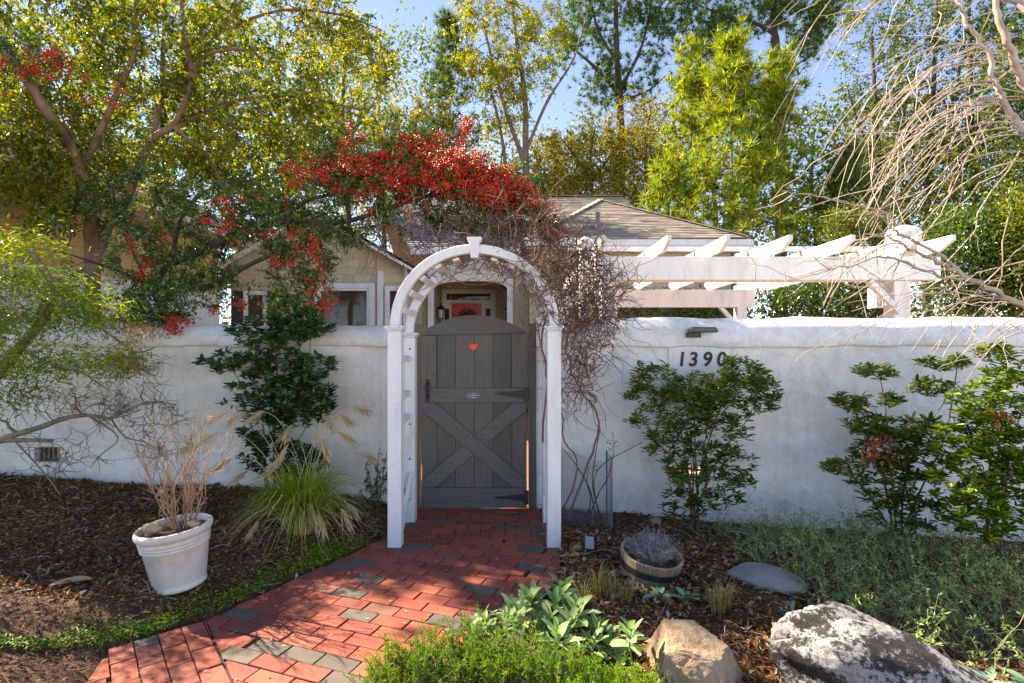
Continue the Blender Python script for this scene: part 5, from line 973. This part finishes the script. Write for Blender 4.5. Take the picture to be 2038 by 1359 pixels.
for (dx, dy, r, lab) in ((-.10, -.10, .045, 'pale stone lying in the soil of the plant pot, at the left'), (.11, -.05, .03, 'smaller brown stone lying in the soil of the plant pot, at the right')):
    o = rock_mesh((r * 1.3, r, r * .8), int(r * 1000), sub=2).build('stone', M['stone_sand'], smooth=True, loc=(pp_[0] + dx, pp_[1] + dy, pp_[2] + .348 + r * .3 - dx * -.07)); tag(o, lab, 'stone')
db = np.array([pp_[0] + .02, pp_[1], pp_[2] + .33]); dt = thing('dry_shrub', 'dried leafless reddish brown stems growing in the plant pot', 'shrub', tuple(db)); dmb = MB()
for i in range(34):
    a = rng.random() * 6.283; tl = .1 + .5 * rng.random() ** .8; ln = .3 + .42 * rng.random(); b0 = np.array([math.cos(a) * .05, math.sin(a) * .04, 0]); e = b0 + np.array([math.cos(a) * tl * ln, math.sin(a) * tl * ln * .7, ln]); q = bez(b0, e, 8, -.02, .03); dmb.tube(q, np.linspace(.0036, .0011, 8), 4)
    for _ in range(6):
        j = rng.integers(2, 7); d = nz(e - b0 + rng.normal(size=3) * .28); s_ = bez(q[j], q[j] + d * (.06 + .16 * rng.random()), 5, .02, .05); dmb.tube(s_, np.linspace(.0018, .0008, 5), 3)
dmb.build('stems', surf('red_brown_stem', [(.16, .085, .05), (.3, .19, .12), (.36, .27, .2)], 12, .7, .1), dt, smooth=True)

# ------------------------------------------------------------------ ornamental grass with plumes
gb_ = ground_pt(600, 1056); gt = thing('ornamental_grass', 'clump of green ornamental grass with dry straw plumes left of the arch', 'grass', tuple(gb_ - np.array([0, 0, .01])))
def blades(mb, n, r0, h, reach, w, seg=7, curl_=1.0, zmin=-.02):
    a = rng.random(n) * 6.283; rr = r0 * np.sqrt(rng.random(n)); H = h * (.55 + .6 * rng.random(n)); O = reach * (.15 + .95 * rng.random(n)) ; t = np.linspace(0, 1, seg)
    az = a + rng.normal(size=n) * .35; dirs = np.c_[np.cos(az), np.sin(az), np.zeros(n)]; b = np.c_[np.cos(a) * rr, np.sin(a) * rr, np.zeros(n)]
    hz = H[:, None] * (t * (1.9 - 1.0 * t))[None] - (O ** 2)[:, None] * curl_ * (t ** 3)[None] * H[:, None] / h; ox = O[:, None] * (t ** 1.6)[None]
    p = b[:, None] + dirs[:, None] * ox[..., None]; p[..., 2] += np.maximum(hz, zmin); sd_ = np.c_[-np.sin(az), np.cos(az), np.zeros(n)] + rng.normal(size=(n, 3)) * .4; sd_ = nz(sd_); ww = (w * (1 - t ** 2.2) + .0004)[None, :, None] / 2
    V = np.stack([p - sd_[:, None] * ww, p + sd_[:, None] * ww], 2).reshape(n, seg * 2, 3); bs = (np.arange(n) * seg * 2)[:, None]; q = []
    for i in range(seg - 1): q.append(np.concatenate([bs + 2 * i, bs + 2 * i + 1, bs + 2 * i + 3, bs + 2 * i + 2], 1))
    mb.add(V.reshape(-1, 3), np.concatenate(q)); return p
gm1 = MB(); blades(gm1, 900, .11, .54, .46, .006); blades(gm1, 420, .09, .38, .32, .006); tag(gm1.build('green_blades', leafmat('grass_blade', [(.1, .17, .025), (.18, .27, .035), (.3, .36, .06), (.45, .44, .13)], .5, .5), gt), kind='stuff')
gm2 = MB(); blades(gm2, 420, .12, .44, .6, .0045, curl_=1.5, zmin=.01); tag(gm2.build('dry_blades', leafmat('straw_blade', [(.38, .33, .18), (.55, .48, .3), (.28, .26, .12)], .6, .35), gt), kind='stuff')
ps = MB(); pf = MB()
pl = [(380, 890, 4.0), (410, 870, 4.05), (430, 830, 4.1), (470, 830, 4.2), (505, 830, 4.2), (440, 925, 4.1), (480, 945, 4.1), (640, 880, 4.2), (655, 840, 4.3), (690, 835, 4.35), (720, 815, 4.4), (650, 900, 4.2), (560, 905, 4.1), (690, 870, 4.3), (620, 1015, 4.0), (640, 1040, 3.9), (690, 1030, 4.0), (700, 1010, 4.1), (470, 1120, 3.8), (440, 1100, 3.8), (500, 1060, 3.85), (490, 1140, 3.7), (540, 930, 4.1), (735, 910, 4.3), (570, 860, 4.2)]
for px, py, D in pl:
    e = P(px, py, D) - loc_of(gt); b0 = rng.normal(size=3) * (.05, .05, 0); pk = max(e[2], .25) + .12; c = np.array([(b0[0] + e[0]) * .45, (b0[1] + e[1]) * .45, pk + .1]); t = np.linspace(0, 1, 10)[:, None]; q = (1 - t) ** 2 * b0 + 2 * t * (1 - t) * c + t * t * e; ps.tube(q, np.linspace(.0028, .0018, 10), 3)
    d = nz(q[-1] - q[-2]); n = 56
    for i in range(n):
        s0 = e - d * .10 * rng.random(); dd_ = nz(d + rng.normal(size=3) * .22 + np.array([0, 0, -.05])); ln = .06 + .08 * rng.random(); leaves(pf, [s0, s0 + dd_ * ln * .55], [dd_, nz(dd_ + np.array([0, 0, -.25]))], rng.normal(size=(2, 3)), ln * .7, .006, 'rh', .05)
ps.build('plume_stalks', surf('straw', [(.35, .28, .15), (.45, .38, .24)], 10, .7, 0), gt, smooth=True); tag(pf.build('plumes', leafmat('plume_straw', [(.5, .4, .26), (.72, .63, .48), (.46, .32, .17)], .6, .45, .3, warm=(1.1, 1.05, .9)), gt), kind='stuff')

# ------------------------------------------------------------------ wire mesh guard
mg = thing('wire_mesh_guard', 'upright roll of grey wire mesh against the wall right of the arch', 'wire guard', (.64, 4.82, g1(.64, 4.8)))
w_ = MB(); A0, A1, rr = R(-200), R(30), .25; n = 110
for i in range(n):
    a = A0 + (A1 - A0) * i / (n - 1); zt = .64 + .03 * math.sin(a * 2) - .09 * (i / n); w_.tube([(rr * math.cos(a), rr * math.sin(a) * .8, -.03), (rr * math.cos(a), rr * math.sin(a) * .8, zt)], .0011, 3)
an = np.linspace(A0, A1, 30)
for z in np.arange(.0, .66, .0125):
    zz = np.minimum(z, .64 + .03 * np.sin(an * 2) - .09 * np.linspace(0, 1, 30)); w_.tube(np.c_[rr * np.cos(an), rr * np.sin(an) * .8, zz], .001, 3)
tag(w_.build('mesh', surf('galvanised_wire', [(.16, .165, .18), (.26, .27, .29)], 12, .5, 0, metal=.3), mg), kind='stuff')
for a in (30, -150): MB().box((rr * math.cos(R(a)) * 1.01, rr * math.sin(R(a)) * .8, .27), (.012, .012, .66)).build('stake', M['black_iron'], mg)

# ------------------------------------------------------------------ half barrel with grey plant
hb_ = ground_pt(1300, 1168); bt = thing('half_barrel', 'weathered wooden half barrel sunk in the mulch with black hoop', 'barrel', (hb_[0], hb_[1] + .16, hb_[2] - .035), rot=(R(7), R(7.5), 0))
ns = 26; rt, rb_, hh = .215, .185, .215
M['stave'] = surf('weathered_stave', [(.17, .12, .075), (.3, .23, .16), (.38, .32, .25)], 6, .8, .5, .004, stretch=(6, 6, .7), rnd=[(.8, .8, .8), (1, 1, 1), (1.1, 1.08, 1.02), (.92, .88, .84)])
aw = math.pi / ns - .008; V = []
for r_, z in ((rb_, 0), (rt, hh)):
    for q in (-aw, aw):
        for k in (0, .02): V.append(((r_ - k) * math.cos(q), (r_ - k) * math.sin(q), z))
st = MB(); st.add(V, [(0, 2, 6, 4), (3, 1, 5, 7), (2, 3, 7, 6), (1, 0, 4, 5), (4, 6, 7, 5)]); stm = st.mesh('stave')
for i in range(ns): mk('stave', stm, M['stave'], bt, bevel=.002, loc=(0, 0, rng.normal() * .004), rot=(0, 0, 2 * math.pi * i / ns))
MB().lathe([(.2045, .115), (.2085, .116), (.2135, .158), (.2095, .159)], n=52).build('hoop', M['black_iron'], bt, smooth=False)
MB().lathe([(.0, .165), (.1, .162), (.193, .15)], n=30).build('soil', go.data.materials[0], bt)
lb = np.array([hb_[0] + .03, hb_[1] + .18, hb_[2] + .11]); lv = thing('grey_lavender', 'mound of dry grey lavender stems growing in the half barrel', 'plant', tuple(lb)); l1m = MB(); l2m = MB()
for i in range(330):
    a = rng.random() * 6.283; tl = rng.random() ** .6; ln = .10 + .09 * rng.random(); b0 = rng.normal(size=3) * (.05, .05, .008) ; e = b0 + np.array([math.cos(a) * tl * .17, math.sin(a) * tl * .15, ln * (1.15 - .6 * tl)]); q = bez(b0, e, 5, .12, .05); l1m.tube(q, np.linspace(.0016, .0008, 5), 3)
    k = 7; t = rng.random(k); p = q[0] + (q[-1] - q[0]) * t[:, None] + np.array([0, 0, .012]); leaves(l2m, np.r_[p, np.repeat(q[-1:], 3, 0)], nz(rng.normal(size=(k + 3, 3)) * .8 + nz(e - b0)), rng.normal(size=(k + 3, 3)), .024, .0035)
l1m.build('stems', surf('grey_stem', [(.22, .19, .18), (.34, .31, .31)], 12, .8, 0), lv); tag(l2m.build('leaves', leafmat('grey_lavender_leaf', [(.2, .19, .2), (.32, .31, .33), (.4, .38, .38), (.24, .22, .18)], .7, .2, .2, warm=(1, 1, 1)), lv), kind='stuff')

# ------------------------------------------------------------------ ground spotlight
s0 = ground_pt(1172, 1104); st_ = thing('garden_spotlight', 'small black solar spotlight tilted in the mulch right of the arch post', 'lamp', tuple(s0), rot=(R(-30), R(12), R(14)))
MB().box2((-.042, -.015, .03), (.042, .015, .135)).build('housing', M['black_iron'], st_, bevel=.006)
MB().box2((-.034, -.018, .04), (.034, -.0155, .126)).build('solar_panel', glassy('panel_glass', (.25, .27, .3), .15), st_)
MB().tube([(0, .0, -.06), (0, 0, .04)], .008, 8).build('stake', M['black_iron'], st_)

# ------------------------------------------------------------------ rocks
def cut_rock(r, planes, seed, rough=.05, sub=5):
    import bmesh
    b = bmesh.new(); bmesh.ops.create_icosphere(b, subdivisions=sub, radius=1.25); v = np.array([x.co for x in b.verts]); f = [[q.index for q in x.verts] for x in b.faces]; b.free()
    for n, c in planes:
        n = nz(np.array(n, float)); s = v @ n - c; v = v - np.where(s > 0, s, 0)[:, None] * n
    v = v + nz(v) * (rough * .8 * wav(v, .5, seed) + rough * .5 * wav(v, 1.6, seed + 1) + rough * .22 * wav(v, 5, seed + 2) + rough * .1 * wav(v, 11, seed + 3))[:, None]
    mb = MB(); mb.add(v * np.asarray(r), tris=f); return mb
r1 = P(1385, 1330, 2.62); o = cut_rock((.225, .20, .18), [((.15, -.25, 1), .80), ((-.1, -1, .15), .80), ((-1, -.2, .25), .86), ((.9, -.45, .35), .80), ((.6, .6, .5), .9), ((-.5, .8, .4), .9), ((.3, -.8, .55), .92), ((-.5, -.6, .7), 1.0)], 21).build('boulder', M['stone_sand'], smooth=False, loc=(r1[0] - .01, r1[1] + .02, -.03), rot=(R(-6), R(8), R(-12))); tag(o, 'tan sandstone boulder in the foreground right of the juniper', 'rock')
def lichen():
    m, n, b = newmat('lichen_rock'); f = noise(n, 4.2, 8, .7, dist=.5, stretch=(.8, 1.35, 1.35)); f2 = noise(n, 34, 6, .8); f3 = noise(n, 2.6, 3, .5)
    a = n.nodes.new('ShaderNodeMath'); a.operation = 'MULTIPLY_ADD'; n.links.new(f2, a.inputs[0]); a.inputs[1].default_value = .75; n.links.new(f, a.inputs[2])
    c = ramp(n, a.outputs[0], [(.018, .017, .016), (.05, .047, .043), (.23, .23, .235), (.35, .345, .345), (.2, .18, .16)], pos=[.80, .85, .885, .98, 1.0])
    c = mixc(n, ramp(n, f3, [(0, 0, 0), (.75, .75, .75)], pos=[.6, .7]), c, (.3, .19, .1))
    n.links.new(c, b.inputs['Base Color']); b.inputs['Roughness'].default_value = .9; bump(n, b, a.outputs[0], .8, .02); return m
import bmesh as _bm2
def ridged_rock():
    b = _bm2.new(); _bm2.ops.create_icosphere(b, subdivisions=6, radius=1); v = np.array([x.co for x in b.verts]); f = [[q.index for q in x.verts] for x in b.faces]; b.free()
    v = v * (1 + .10 * wav(v, .35, 77) + .05 * wav(v, .9, 78))[:, None]
    # ridges run along x (long axis): folds across the section
    th = np.arctan2(v[:, 2], v[:, 1]); fold = np.sin(th * 4 + 1.2 * wav(v, .3, 79) + 1.4 * v[:, 0]); v = v * (1 + .15 * np.sign(fold) * np.abs(fold) ** .55 * (1 - .4 * np.abs(v[:, 0])))[:, None]
    v = v * (1 + .022 * wav(v * np.array([.5, 1, 1]), 3, 80) + .010 * wav(v, 9, 81))[:, None]
    tp = np.clip((v[:, 0] + 1) / 2, 0, 1); v[:, 2] *= (1.05 - .55 * tp); v[:, 1] *= (1.0 - .25 * tp)
    mb = MB(); mb.add(v * np.array([.50, .28, .28]), tris=f); return mb
rl = P(1660, 1330, 2.62); o = ridged_rock().build('boulder', lichen(), smooth=True, loc=(rl[0] + .25, rl[1] - .16, -.05), rot=(0, R(9), R(-26))); tag(o, 'large furrowed white and black lichen covered boulder in the right foreground', 'rock')
r3 = ground_pt(1545, 1165); o = rock_mesh((.27, .17, .06), 33, .1, 4).build('flat_stone', M['stone_grey'], smooth=False, loc=(r3[0], r3[1] + .05, r3[2] + .02), rot=(R(4), R(8), R(-20))); tag(o, 'flat grey stone half hidden by trailing plants behind the lichen boulder', 'rock')
r4 = ground_pt(1148, 1093); o = rock_mesh((.05, .035, .025), 35, .12, 3).build('stone', M['stone_sand'], smooth=False, loc=(r4[0], r4[1], r4[2] + .01)); tag(o, 'small tan stone between the arch post and the spotlight', 'stone')
r5 = ground_pt(1303, 1040); o = rock_mesh((.06, .04, .035), 36, .12, 3).build('stone', M['stone_sand'], smooth=False, loc=(r5[0], r5[1], r5[2] + .015)); tag(o, 'small brown stone on the mulch behind the half barrel', 'stone')

# ------------------------------------------------------------------ lamb's ear rosettes
LM['lamb'] = leafmat('woolly_leaf', [(.17, .26, .14), (.25, .37, .19), (.34, .46, .24), (.4, .5, .33)], .8, .3, .15, warm=(1.1, 1.2, .7))
LM['lamb_blue'] = leafmat('woolly_blue_leaf', [(.15, .25, .19), (.21, .33, .24), (.28, .4, .31)], .8, .25, .15, warm=(1, 1.1, .8))
def woolly(mb, pos, ax, L, W, bend):
    """thick spoon shaped leaf, 3 x 7 grid folded on the midrib"""
    ax = nz(ax); sd_ = nz(np.cross(ax, [0, 0, 1.]) + rng.normal(size=3) * .15); n_ = np.cross(sd_, ax); t = np.linspace(0, 1, 8); wv = W * np.sin(np.pi * (.04 + .92 * t ** 1.25)) ** .62 * .5 + .0008
    V = np.zeros((8, 5, 3))
    for j, s in enumerate((-1, -.55, 0, .55, 1)): V[:, j] = pos + ax * (L * t)[:, None] + sd_ * (s * wv)[:, None] + n_ * ((abs(s) * .38) * wv - bend * L * t ** 2)[:, None]
    mb.grid(V, 8, 5)
def lambs_ear(name_label, pts, n_leaf, L, mat, lift=.5, h=0.):
    base = np.mean(pts, 0); t = thing('lambs_ear', name_label, 'plant', tuple(base)); mb = MB(); sm = MB()
    for p in pts:
        top = p + np.array([rng.normal() * .03, rng.normal() * .03, h * rng.random()]); k = int(n_leaf * (.7 + .6 * rng.random()))
        if h: sm.tube(bez(p, top, 4, 0, .03), .004, 5)
        for i in range(k):
            a = i * 2.4 + rng.random() * .5; el = lift * (.2 + 1.2 * i / k) + rng.normal() * .12; l = L * (.65 + .5 * rng.random()) * (1.1 - .45 * i / k); woolly(mb, top - np.array([0, 0, h * .4 * (1 - i / k)]), np.array([math.cos(a) * math.cos(el), math.sin(a) * math.cos(el), math.sin(el)]), l, l * .37, .15 + .25 * rng.random())
    for m in (mb, sm): m.v = [v - base for v in m.v]
    tag(mb.build('leaves', mat, t, smooth=True), kind='stuff')
    if h: tag(sm.build('stems', LM['lamb'], t, smooth=True), kind='stuff')
    return t
def gpts(lst): return [ground_pt(*q) for q in lst]
def on_ground(cx, cy, sx, sy, n):
    xy = np.c_[cx + rng.normal(size=n) * sx, cy + rng.normal(size=n) * sy]; return np.c_[xy, gz(xy)]
lambs_ear('big clump of pale woolly lamb ear leaves beside the path in the foreground', [np.array([x, y, max(g1(x, y), -.02)]) for x, y in ((.02, 2.86), (.12, 2.98), (.22, 2.95), (.3, 3.02), (.36, 2.86), (.45, 2.82), (.16, 2.84), (.28, 2.78), (-.1, 2.72), (-.18, 2.66), (.52, 2.72), (.4, 2.72), (.05, 2.72), (.16, 3.1), (.24, 2.66), (.57, 2.6), (.0, 2.62), (.3, 3.12), (.08, 2.95), (.34, 2.95), (.2, 2.75), (.48, 2.92), (-.05, 2.8))], 14, .125, LM['lamb'], .95, .2)
for px, py, lab in ((1272, 1172, 'blue green lamb ear rosette left in front of the half barrel'), (1312, 1190, 'lamb ear rosette in the middle in front of the half barrel'), (1372, 1196, 'lamb ear rosette right in front of the half barrel')): lambs_ear(lab, gpts([(px, py)]), 9, .12, LM['lamb_blue'], .75, .03)
lambs_ear('lamb ear seedling beside the right arch post', gpts([(1120, 1130)]), 8, .07, LM['lamb_blue'], .8, .02)
lambs_ear('broad green leaved rosette at the foot of the left arch post', gpts([(745, 1062), (735, 1050)]), 8, .11, LM['lamb'], .5, .02)
lambs_ear('spreading bed of lamb ear at the right foreground edge', on_ground(2.25, 2.6, .22, .16, 26), 9, .13, LM['lamb_blue'], .55, .04)
lambs_ear('lamb ear plants at the top edge of the lichen boulder', gpts([(1660, 1205), (1585, 1225), (1700, 1195), (1800, 1230)]), 7, .1, LM['lamb_blue'], .8, .05)
lambs_ear('lamb ear patch left of the trailing plants by the wall', gpts([(1465, 1065), (1490, 1075), (1510, 1055), (1480, 1090)]), 8, .09, LM['lamb_blue'], .6, .04)

# ------------------------------------------------------------------ juniper in the foreground
jb = np.array([.0, 2.42, -.03]); jt = thing('creeping_juniper', 'bright feathery green juniper at the bottom centre edge', 'shrub', tuple(jb)); js = MB(); jl = MB()
for i in range(620):
    u = rng.random(); x = -.62 + 1.22 * u; y = 2.36 + .17 * rng.random() + .08 * math.sin(u * 5) - .10 * max(0, .35 - u) + rng.normal() * .02; hgt = (.07 + .125 * rng.random()) * (.55 + .65 * math.sin(min(u * 1.15, 1) * math.pi) ** .7); b0 = np.array([x, y - .03, -.01]); lean = np.array([rng.normal() * .5, rng.normal() * .4 + .1, 1.]); e = b0 + nz(lean) * (hgt + .07); q = bez(b0, e, 6, .02, .04); js.tube(q, np.linspace(.0025, .001, 6), 3)
    k = 38; t = .25 + .75 * rng.random(k); idx = t * 5; i0 = np.minimum(idx.astype(int), 4); p = q[i0] + (q[i0 + 1] - q[i0]) * (idx - i0)[:, None]; dr_ = nz(e - b0); ax = nz(rng.normal(size=(k, 3)) * .75 + dr_ * .9); ln = .022 * (.6 + .8 * rng.random(k)) * (1.25 - .6 * t)
    leaves(jl, p, ax, rng.normal(size=(k, 3)), ln, .0034); p2 = p + ax * ln[:, None] * .5; leaves(jl, p2, nz(ax + rng.normal(size=(k, 3)) * .5), rng.normal(size=(k, 3)), ln * .7, .003)
for m in (js, jl): m.v = [v - jb for v in m.v]
js.build('stems', M['bark'], jt); tag(jl.build('needles', leafmat('juniper_needle', [(.07, .16, .025), (.13, .27, .035), (.21, .36, .05), (.32, .42, .08)], .5, .4), jt), kind='stuff')

# ------------------------------------------------------------------ trailing plants, ground cover, litter
tm = MB(); tl_ = MB(); ts = MB()
zone = [(2.0, 3.6, .40, .35, 150), (2.9, 3.7, .5, .4, 190), (2.2, 4.3, .4, .25, 110), (3.2, 4.2, .5, .25, 110), (2.6, 3.1, .4, .25, 120), (3.4, 3.2, .4, .3, 90), (1.85, 4.55, .25, .15, 60), (2.75, 4.5, .3, .15, 90), (3.7, 4.0, .4, .3, 90)]
for cx, cy, sx, sy, n in zone:
    for _ in range(n):
        x, y = cx + rng.normal() * sx, cy + rng.normal() * sy
        if y > 4.95 or x < 1.72 - .35 * (4.2 - y) * (y < 4.2) * 0 or (x < 1.9 and y < 3.5): continue
        b0 = np.array([x, y, g1(x, y) - .01]); ln = .16 + .36 * rng.random(); d = nz(np.array([rng.normal() * .7, rng.normal() * .6, .8])); e = b0 + d * ln + np.array([0, 0, -.03]); q = bez(b0, e, 7, .12, .05); tm.tube(q, np.linspace(.002, .0009, 7), 3)
        k = 20; t = rng.random(k) ** .8 * 6; i0 = np.minimum(t.astype(int), 5); p = q[i0] + (q[i0 + 1] - q[i0]) * (t - i0)[:, None]; ax = nz(rng.normal(size=(k, 3)) + d * .6); leaves(tl_, p, ax, rng.normal(size=(k, 3)), .027 * (.6 + .8 * rng.random(k)), .0085)
for _ in range(150):
    c = zone[rng.integers(len(zone))]; x, y = c[0] + rng.normal() * c[2], min(c[1] + rng.normal() * c[3], 4.9); b0 = np.array([x, y, g1(x, y)]); d = nz(np.array([rng.normal(), rng.normal() * .7, .45])); q = bez(b0, b0 + d * (.2 + .3 * rng.random()), 6, .2, .03); ts.tube(q, np.linspace(.0016, .0008, 6), 3)
tr_ = bpy.data.objects.new('trailing_plants', None)
tb_ = thing('trailing_plants', 'tangle of wiry grey green trailing plants covering the ground right of the flat stone', 'ground cover'); tag(tb_, kind='stuff')
tm.build('stems', surf('green_stem', [(.12, .15, .08), (.22, .24, .15)], 9, .7, 0), tb_); tag(tl_.build('leaves', leafmat('trailing_leaf', [(.12, .2, .065), (.2, .3, .1), (.3, .4, .16), (.4, .47, .29)], .6, .35, .3), tb_), kind='stuff'); ts.build('dry_stalks', surf('dry_stalk', [(.3, .25, .16), (.42, .36, .26)], 9, .7, 0), tb_)
# green creeping weeds along the left path edge
cw = MB(); ed = np.array([(-1.1, 4.15), (-1.3, 3.85), (-1.5, 3.5), (-1.7, 3.15), (-1.9, 2.9), (-2.15, 2.7), (-2.4, 2.45), (-2.55, 2.2)])
n = 5200; t = rng.random(n) * (len(ed) - 1.001); i0 = t.astype(int); p2 = ed[i0] + (ed[i0 + 1] - ed[i0]) * (t - i0)[:, None]; off = np.abs(rng.normal(size=n)) * .075 * (.5 + .9 * (np.sin(t * 4.3) * .5 + .5)); p2 = p2 + np.c_[-.75 * off, .62 * off] + rng.normal(size=(n, 2)) * .015
keep = path_dist(p2) > -.015; p2 = p2[keep]; n = len(p2); p3 = np.c_[p2, np.maximum(gz(p2), 0) + .008 + .018 * rng.random(n)]
leaves(cw, p3, nz(np.c_[rng.normal(size=(n, 2)), rng.normal(size=n) * .35]), np.c_[rng.normal(size=(n, 2)) * .4, np.ones(n)], .014 * (.6 + .8 * rng.random(n)), .010, 'oval', .1)
n = 700; p2 = np.c_[-1.35 + rng.normal(size=n) * .14, 3.95 + rng.normal(size=n) * .07]; p2 = p2[path_dist(p2) > 0]; n = len(p2); p3 = np.c_[p2, gz(p2) + .01 + .03 * rng.random(n)]; leaves(cw, p3, nz(np.c_[rng.normal(size=(n, 2)), rng.normal(size=n) * .3]), np.c_[rng.normal(size=(n, 2)) * .4, np.ones(n)], .018, .012, 'oval', .1)
o = cw.build('creeping_weeds', leafmat('weed_leaf', [(.07, .16, .025), (.13, .26, .035), (.2, .34, .05), (.28, .38, .08)], .5, .4)); tag(o, 'strip of small bright green weeds along the left edge of the brick path', 'ground cover', kind='stuff')
# dry grass tufts and straw on the right bed
dg_ = MB()
for px, py, s in ((1190, 1185, .2), (1215, 1195, .16), (1160, 1200, .14), (1430, 1225, .18), (1245, 1200, .12), (1440, 1210, .16)):
    b0 = ground_pt(px, py); t0 = MB(); blades(t0, 60, .04, s, s * .6, .004, 5); dg_.add(np.concatenate(t0.v) + b0, np.concatenate(t0.q))
o = dg_.build('dry_grass_tufts', leafmat('dry_grass', [(.25, .22, .1), (.4, .33, .18), (.14, .17, .06)], .6, .35)); tag(o, 'thin tufts of half dry grass in the mulch between path and half barrel', 'grass', kind='stuff')
# litter
def litter(n, xr, yr, cond, L, W, el, mb, kind='rh', up=1.2):
    p = np.c_[xr[0] + (xr[1] - xr[0]) * rng.random(n), yr[0] + (yr[1] - yr[0]) * rng.random(n)]; d = path_dist(p); p = p[(d > .015) & cond(p)]; k = len(p)
    leaves(mb, np.c_[p, gz(p) + .004 + .014 * rng.random(k)], nz(np.c_[rng.normal(size=(k, 2)), rng.normal(size=k) * el]), np.c_[rng.normal(size=(k, 2)) * .6, np.full(k, up)], L * (.4 + 1.0 * rng.random(k)), W * (.5 + .9 * rng.random(k)), kind, .25, .12)
b1_ = MB(); al = lambda p: np.ones(len(p), bool)
litter(30000, (-5.2, -.9), (2.2, 5.1), al, .035, .009, .35, b1_); litter(24000, (-5.2, -.9), (3.0, 5.1), al, .045, .016, .4, b1_)
o = b1_.build('bark_mulch', leafmat('bark_chip', [(.055, .03, .02), (.15, .078, .046), (.26, .14, .078), (.32, .21, .14), (.13, .15, .06), (.5, .43, .35)], .85, .02, .2, [0, .35, .7, .88, .95, 1], (1, 1, 1))); tag(o, 'dark brown bark mulch and leaf bits covering the left bed', 'mulch', kind='stuff')
b2_ = MB(); litter(22000, (.2, 5.2), (2.2, 5.1), al, .04, .016, .4, b2_); litter(7000, (.3, 2.2), (2.3, 4.4), al, .055, .02, .5, b2_)
o = b2_.build('leaf_litter', leafmat('litter_leaf', [(.05, .028, .018), (.14, .07, .04), (.27, .13, .065), (.38, .21, .11), (.44, .36, .28), (.52, .46, .39)], .8, .15, .2, [0, .3, .6, .8, .93, 1], (1.1, 1, .9))); tag(o, 'fallen brown and tan leaves covering the right bed', 'leaves', kind='stuff')
b3_ = MB()
for _ in range(900):
    s_ = rng.random() < .45; x, y = (-4.8 + 3.8 * rng.random(), 2.3 + 2.8 * rng.random()) if s_ else (.3 + 1.8 * rng.random(), 2.3 + 2.2 * rng.random())
    if path_dist([(x, y)])[0] < .03: continue
    a = rng.random() * 6.283; ln = .05 + .14 * rng.random(); b0 = np.array([x, y, g1(x, y) + .012]); q = bez(b0, b0 + np.array([math.cos(a) * ln, math.sin(a) * ln, rng.normal() * .012]), 5, .05, .04); b3_.tube(q, .0014 + .0012 * rng.random(), 3)
o = b3_.build('straw_and_twigs', surf('straw_twig', [(.14, .1, .07), (.34, .28, .21), (.42, .38, .33)], 3, .8, 0)); tag(o, 'scattered straw and thin twigs lying on both beds', 'twigs', kind='stuff')
b4_ = MB(); p2 = np.c_[-1.9 + 2.2 * rng.random(330), 2.3 + 2.6 * rng.random(330)]; p2 = p2[path_dist(p2) < -.03]; k = len(p2); leaves(b4_, np.c_[p2, np.full(k, .004)], nz(np.c_[rng.normal(size=(k, 2)), rng.normal(size=k) * .1]), np.c_[rng.normal(size=(k, 2)) * .2, np.ones(k)], .02 * (.35 + rng.random(k) ** 2 * 1.6), .009)
o = b4_.build('path_crumbs', leafmat('crumb', [(.3, .25, .2), (.5, .46, .42), (.12, .08, .05)], .8, .1)); tag(o, 'tiny leaf crumbs scattered over the brick path', 'leaves', kind='stuff')
def big_leaf(px, py, L, W, mat, lab, ang):
    b0 = ground_pt(px, py); mb = MB(); woolly(mb, np.zeros(3), np.array([math.cos(ang), math.sin(ang), .08]), L, W, .1); o = mb.build('fallen_leaf', mat, smooth=True, loc=tuple(b0 + np.array([0, 0, .03]))); tag(o, lab, 'leaf')
tanl = surf('tan_leaf', [(.3, .19, .09), (.42, .29, .15)], 20, .7, .1, .002); orl = surf('orange_leaf', [(.4, .14, .04), (.5, .2, .06)], 20, .7, .1, .002)
big_leaf(98, 1176, .19, .065, tanl, 'long curled tan leaf on the mulch left of the plant pot', .5)
big_leaf(278, 1232, .05, .025, orl, 'small orange leaf by the weeds in front of the plant pot', .3)
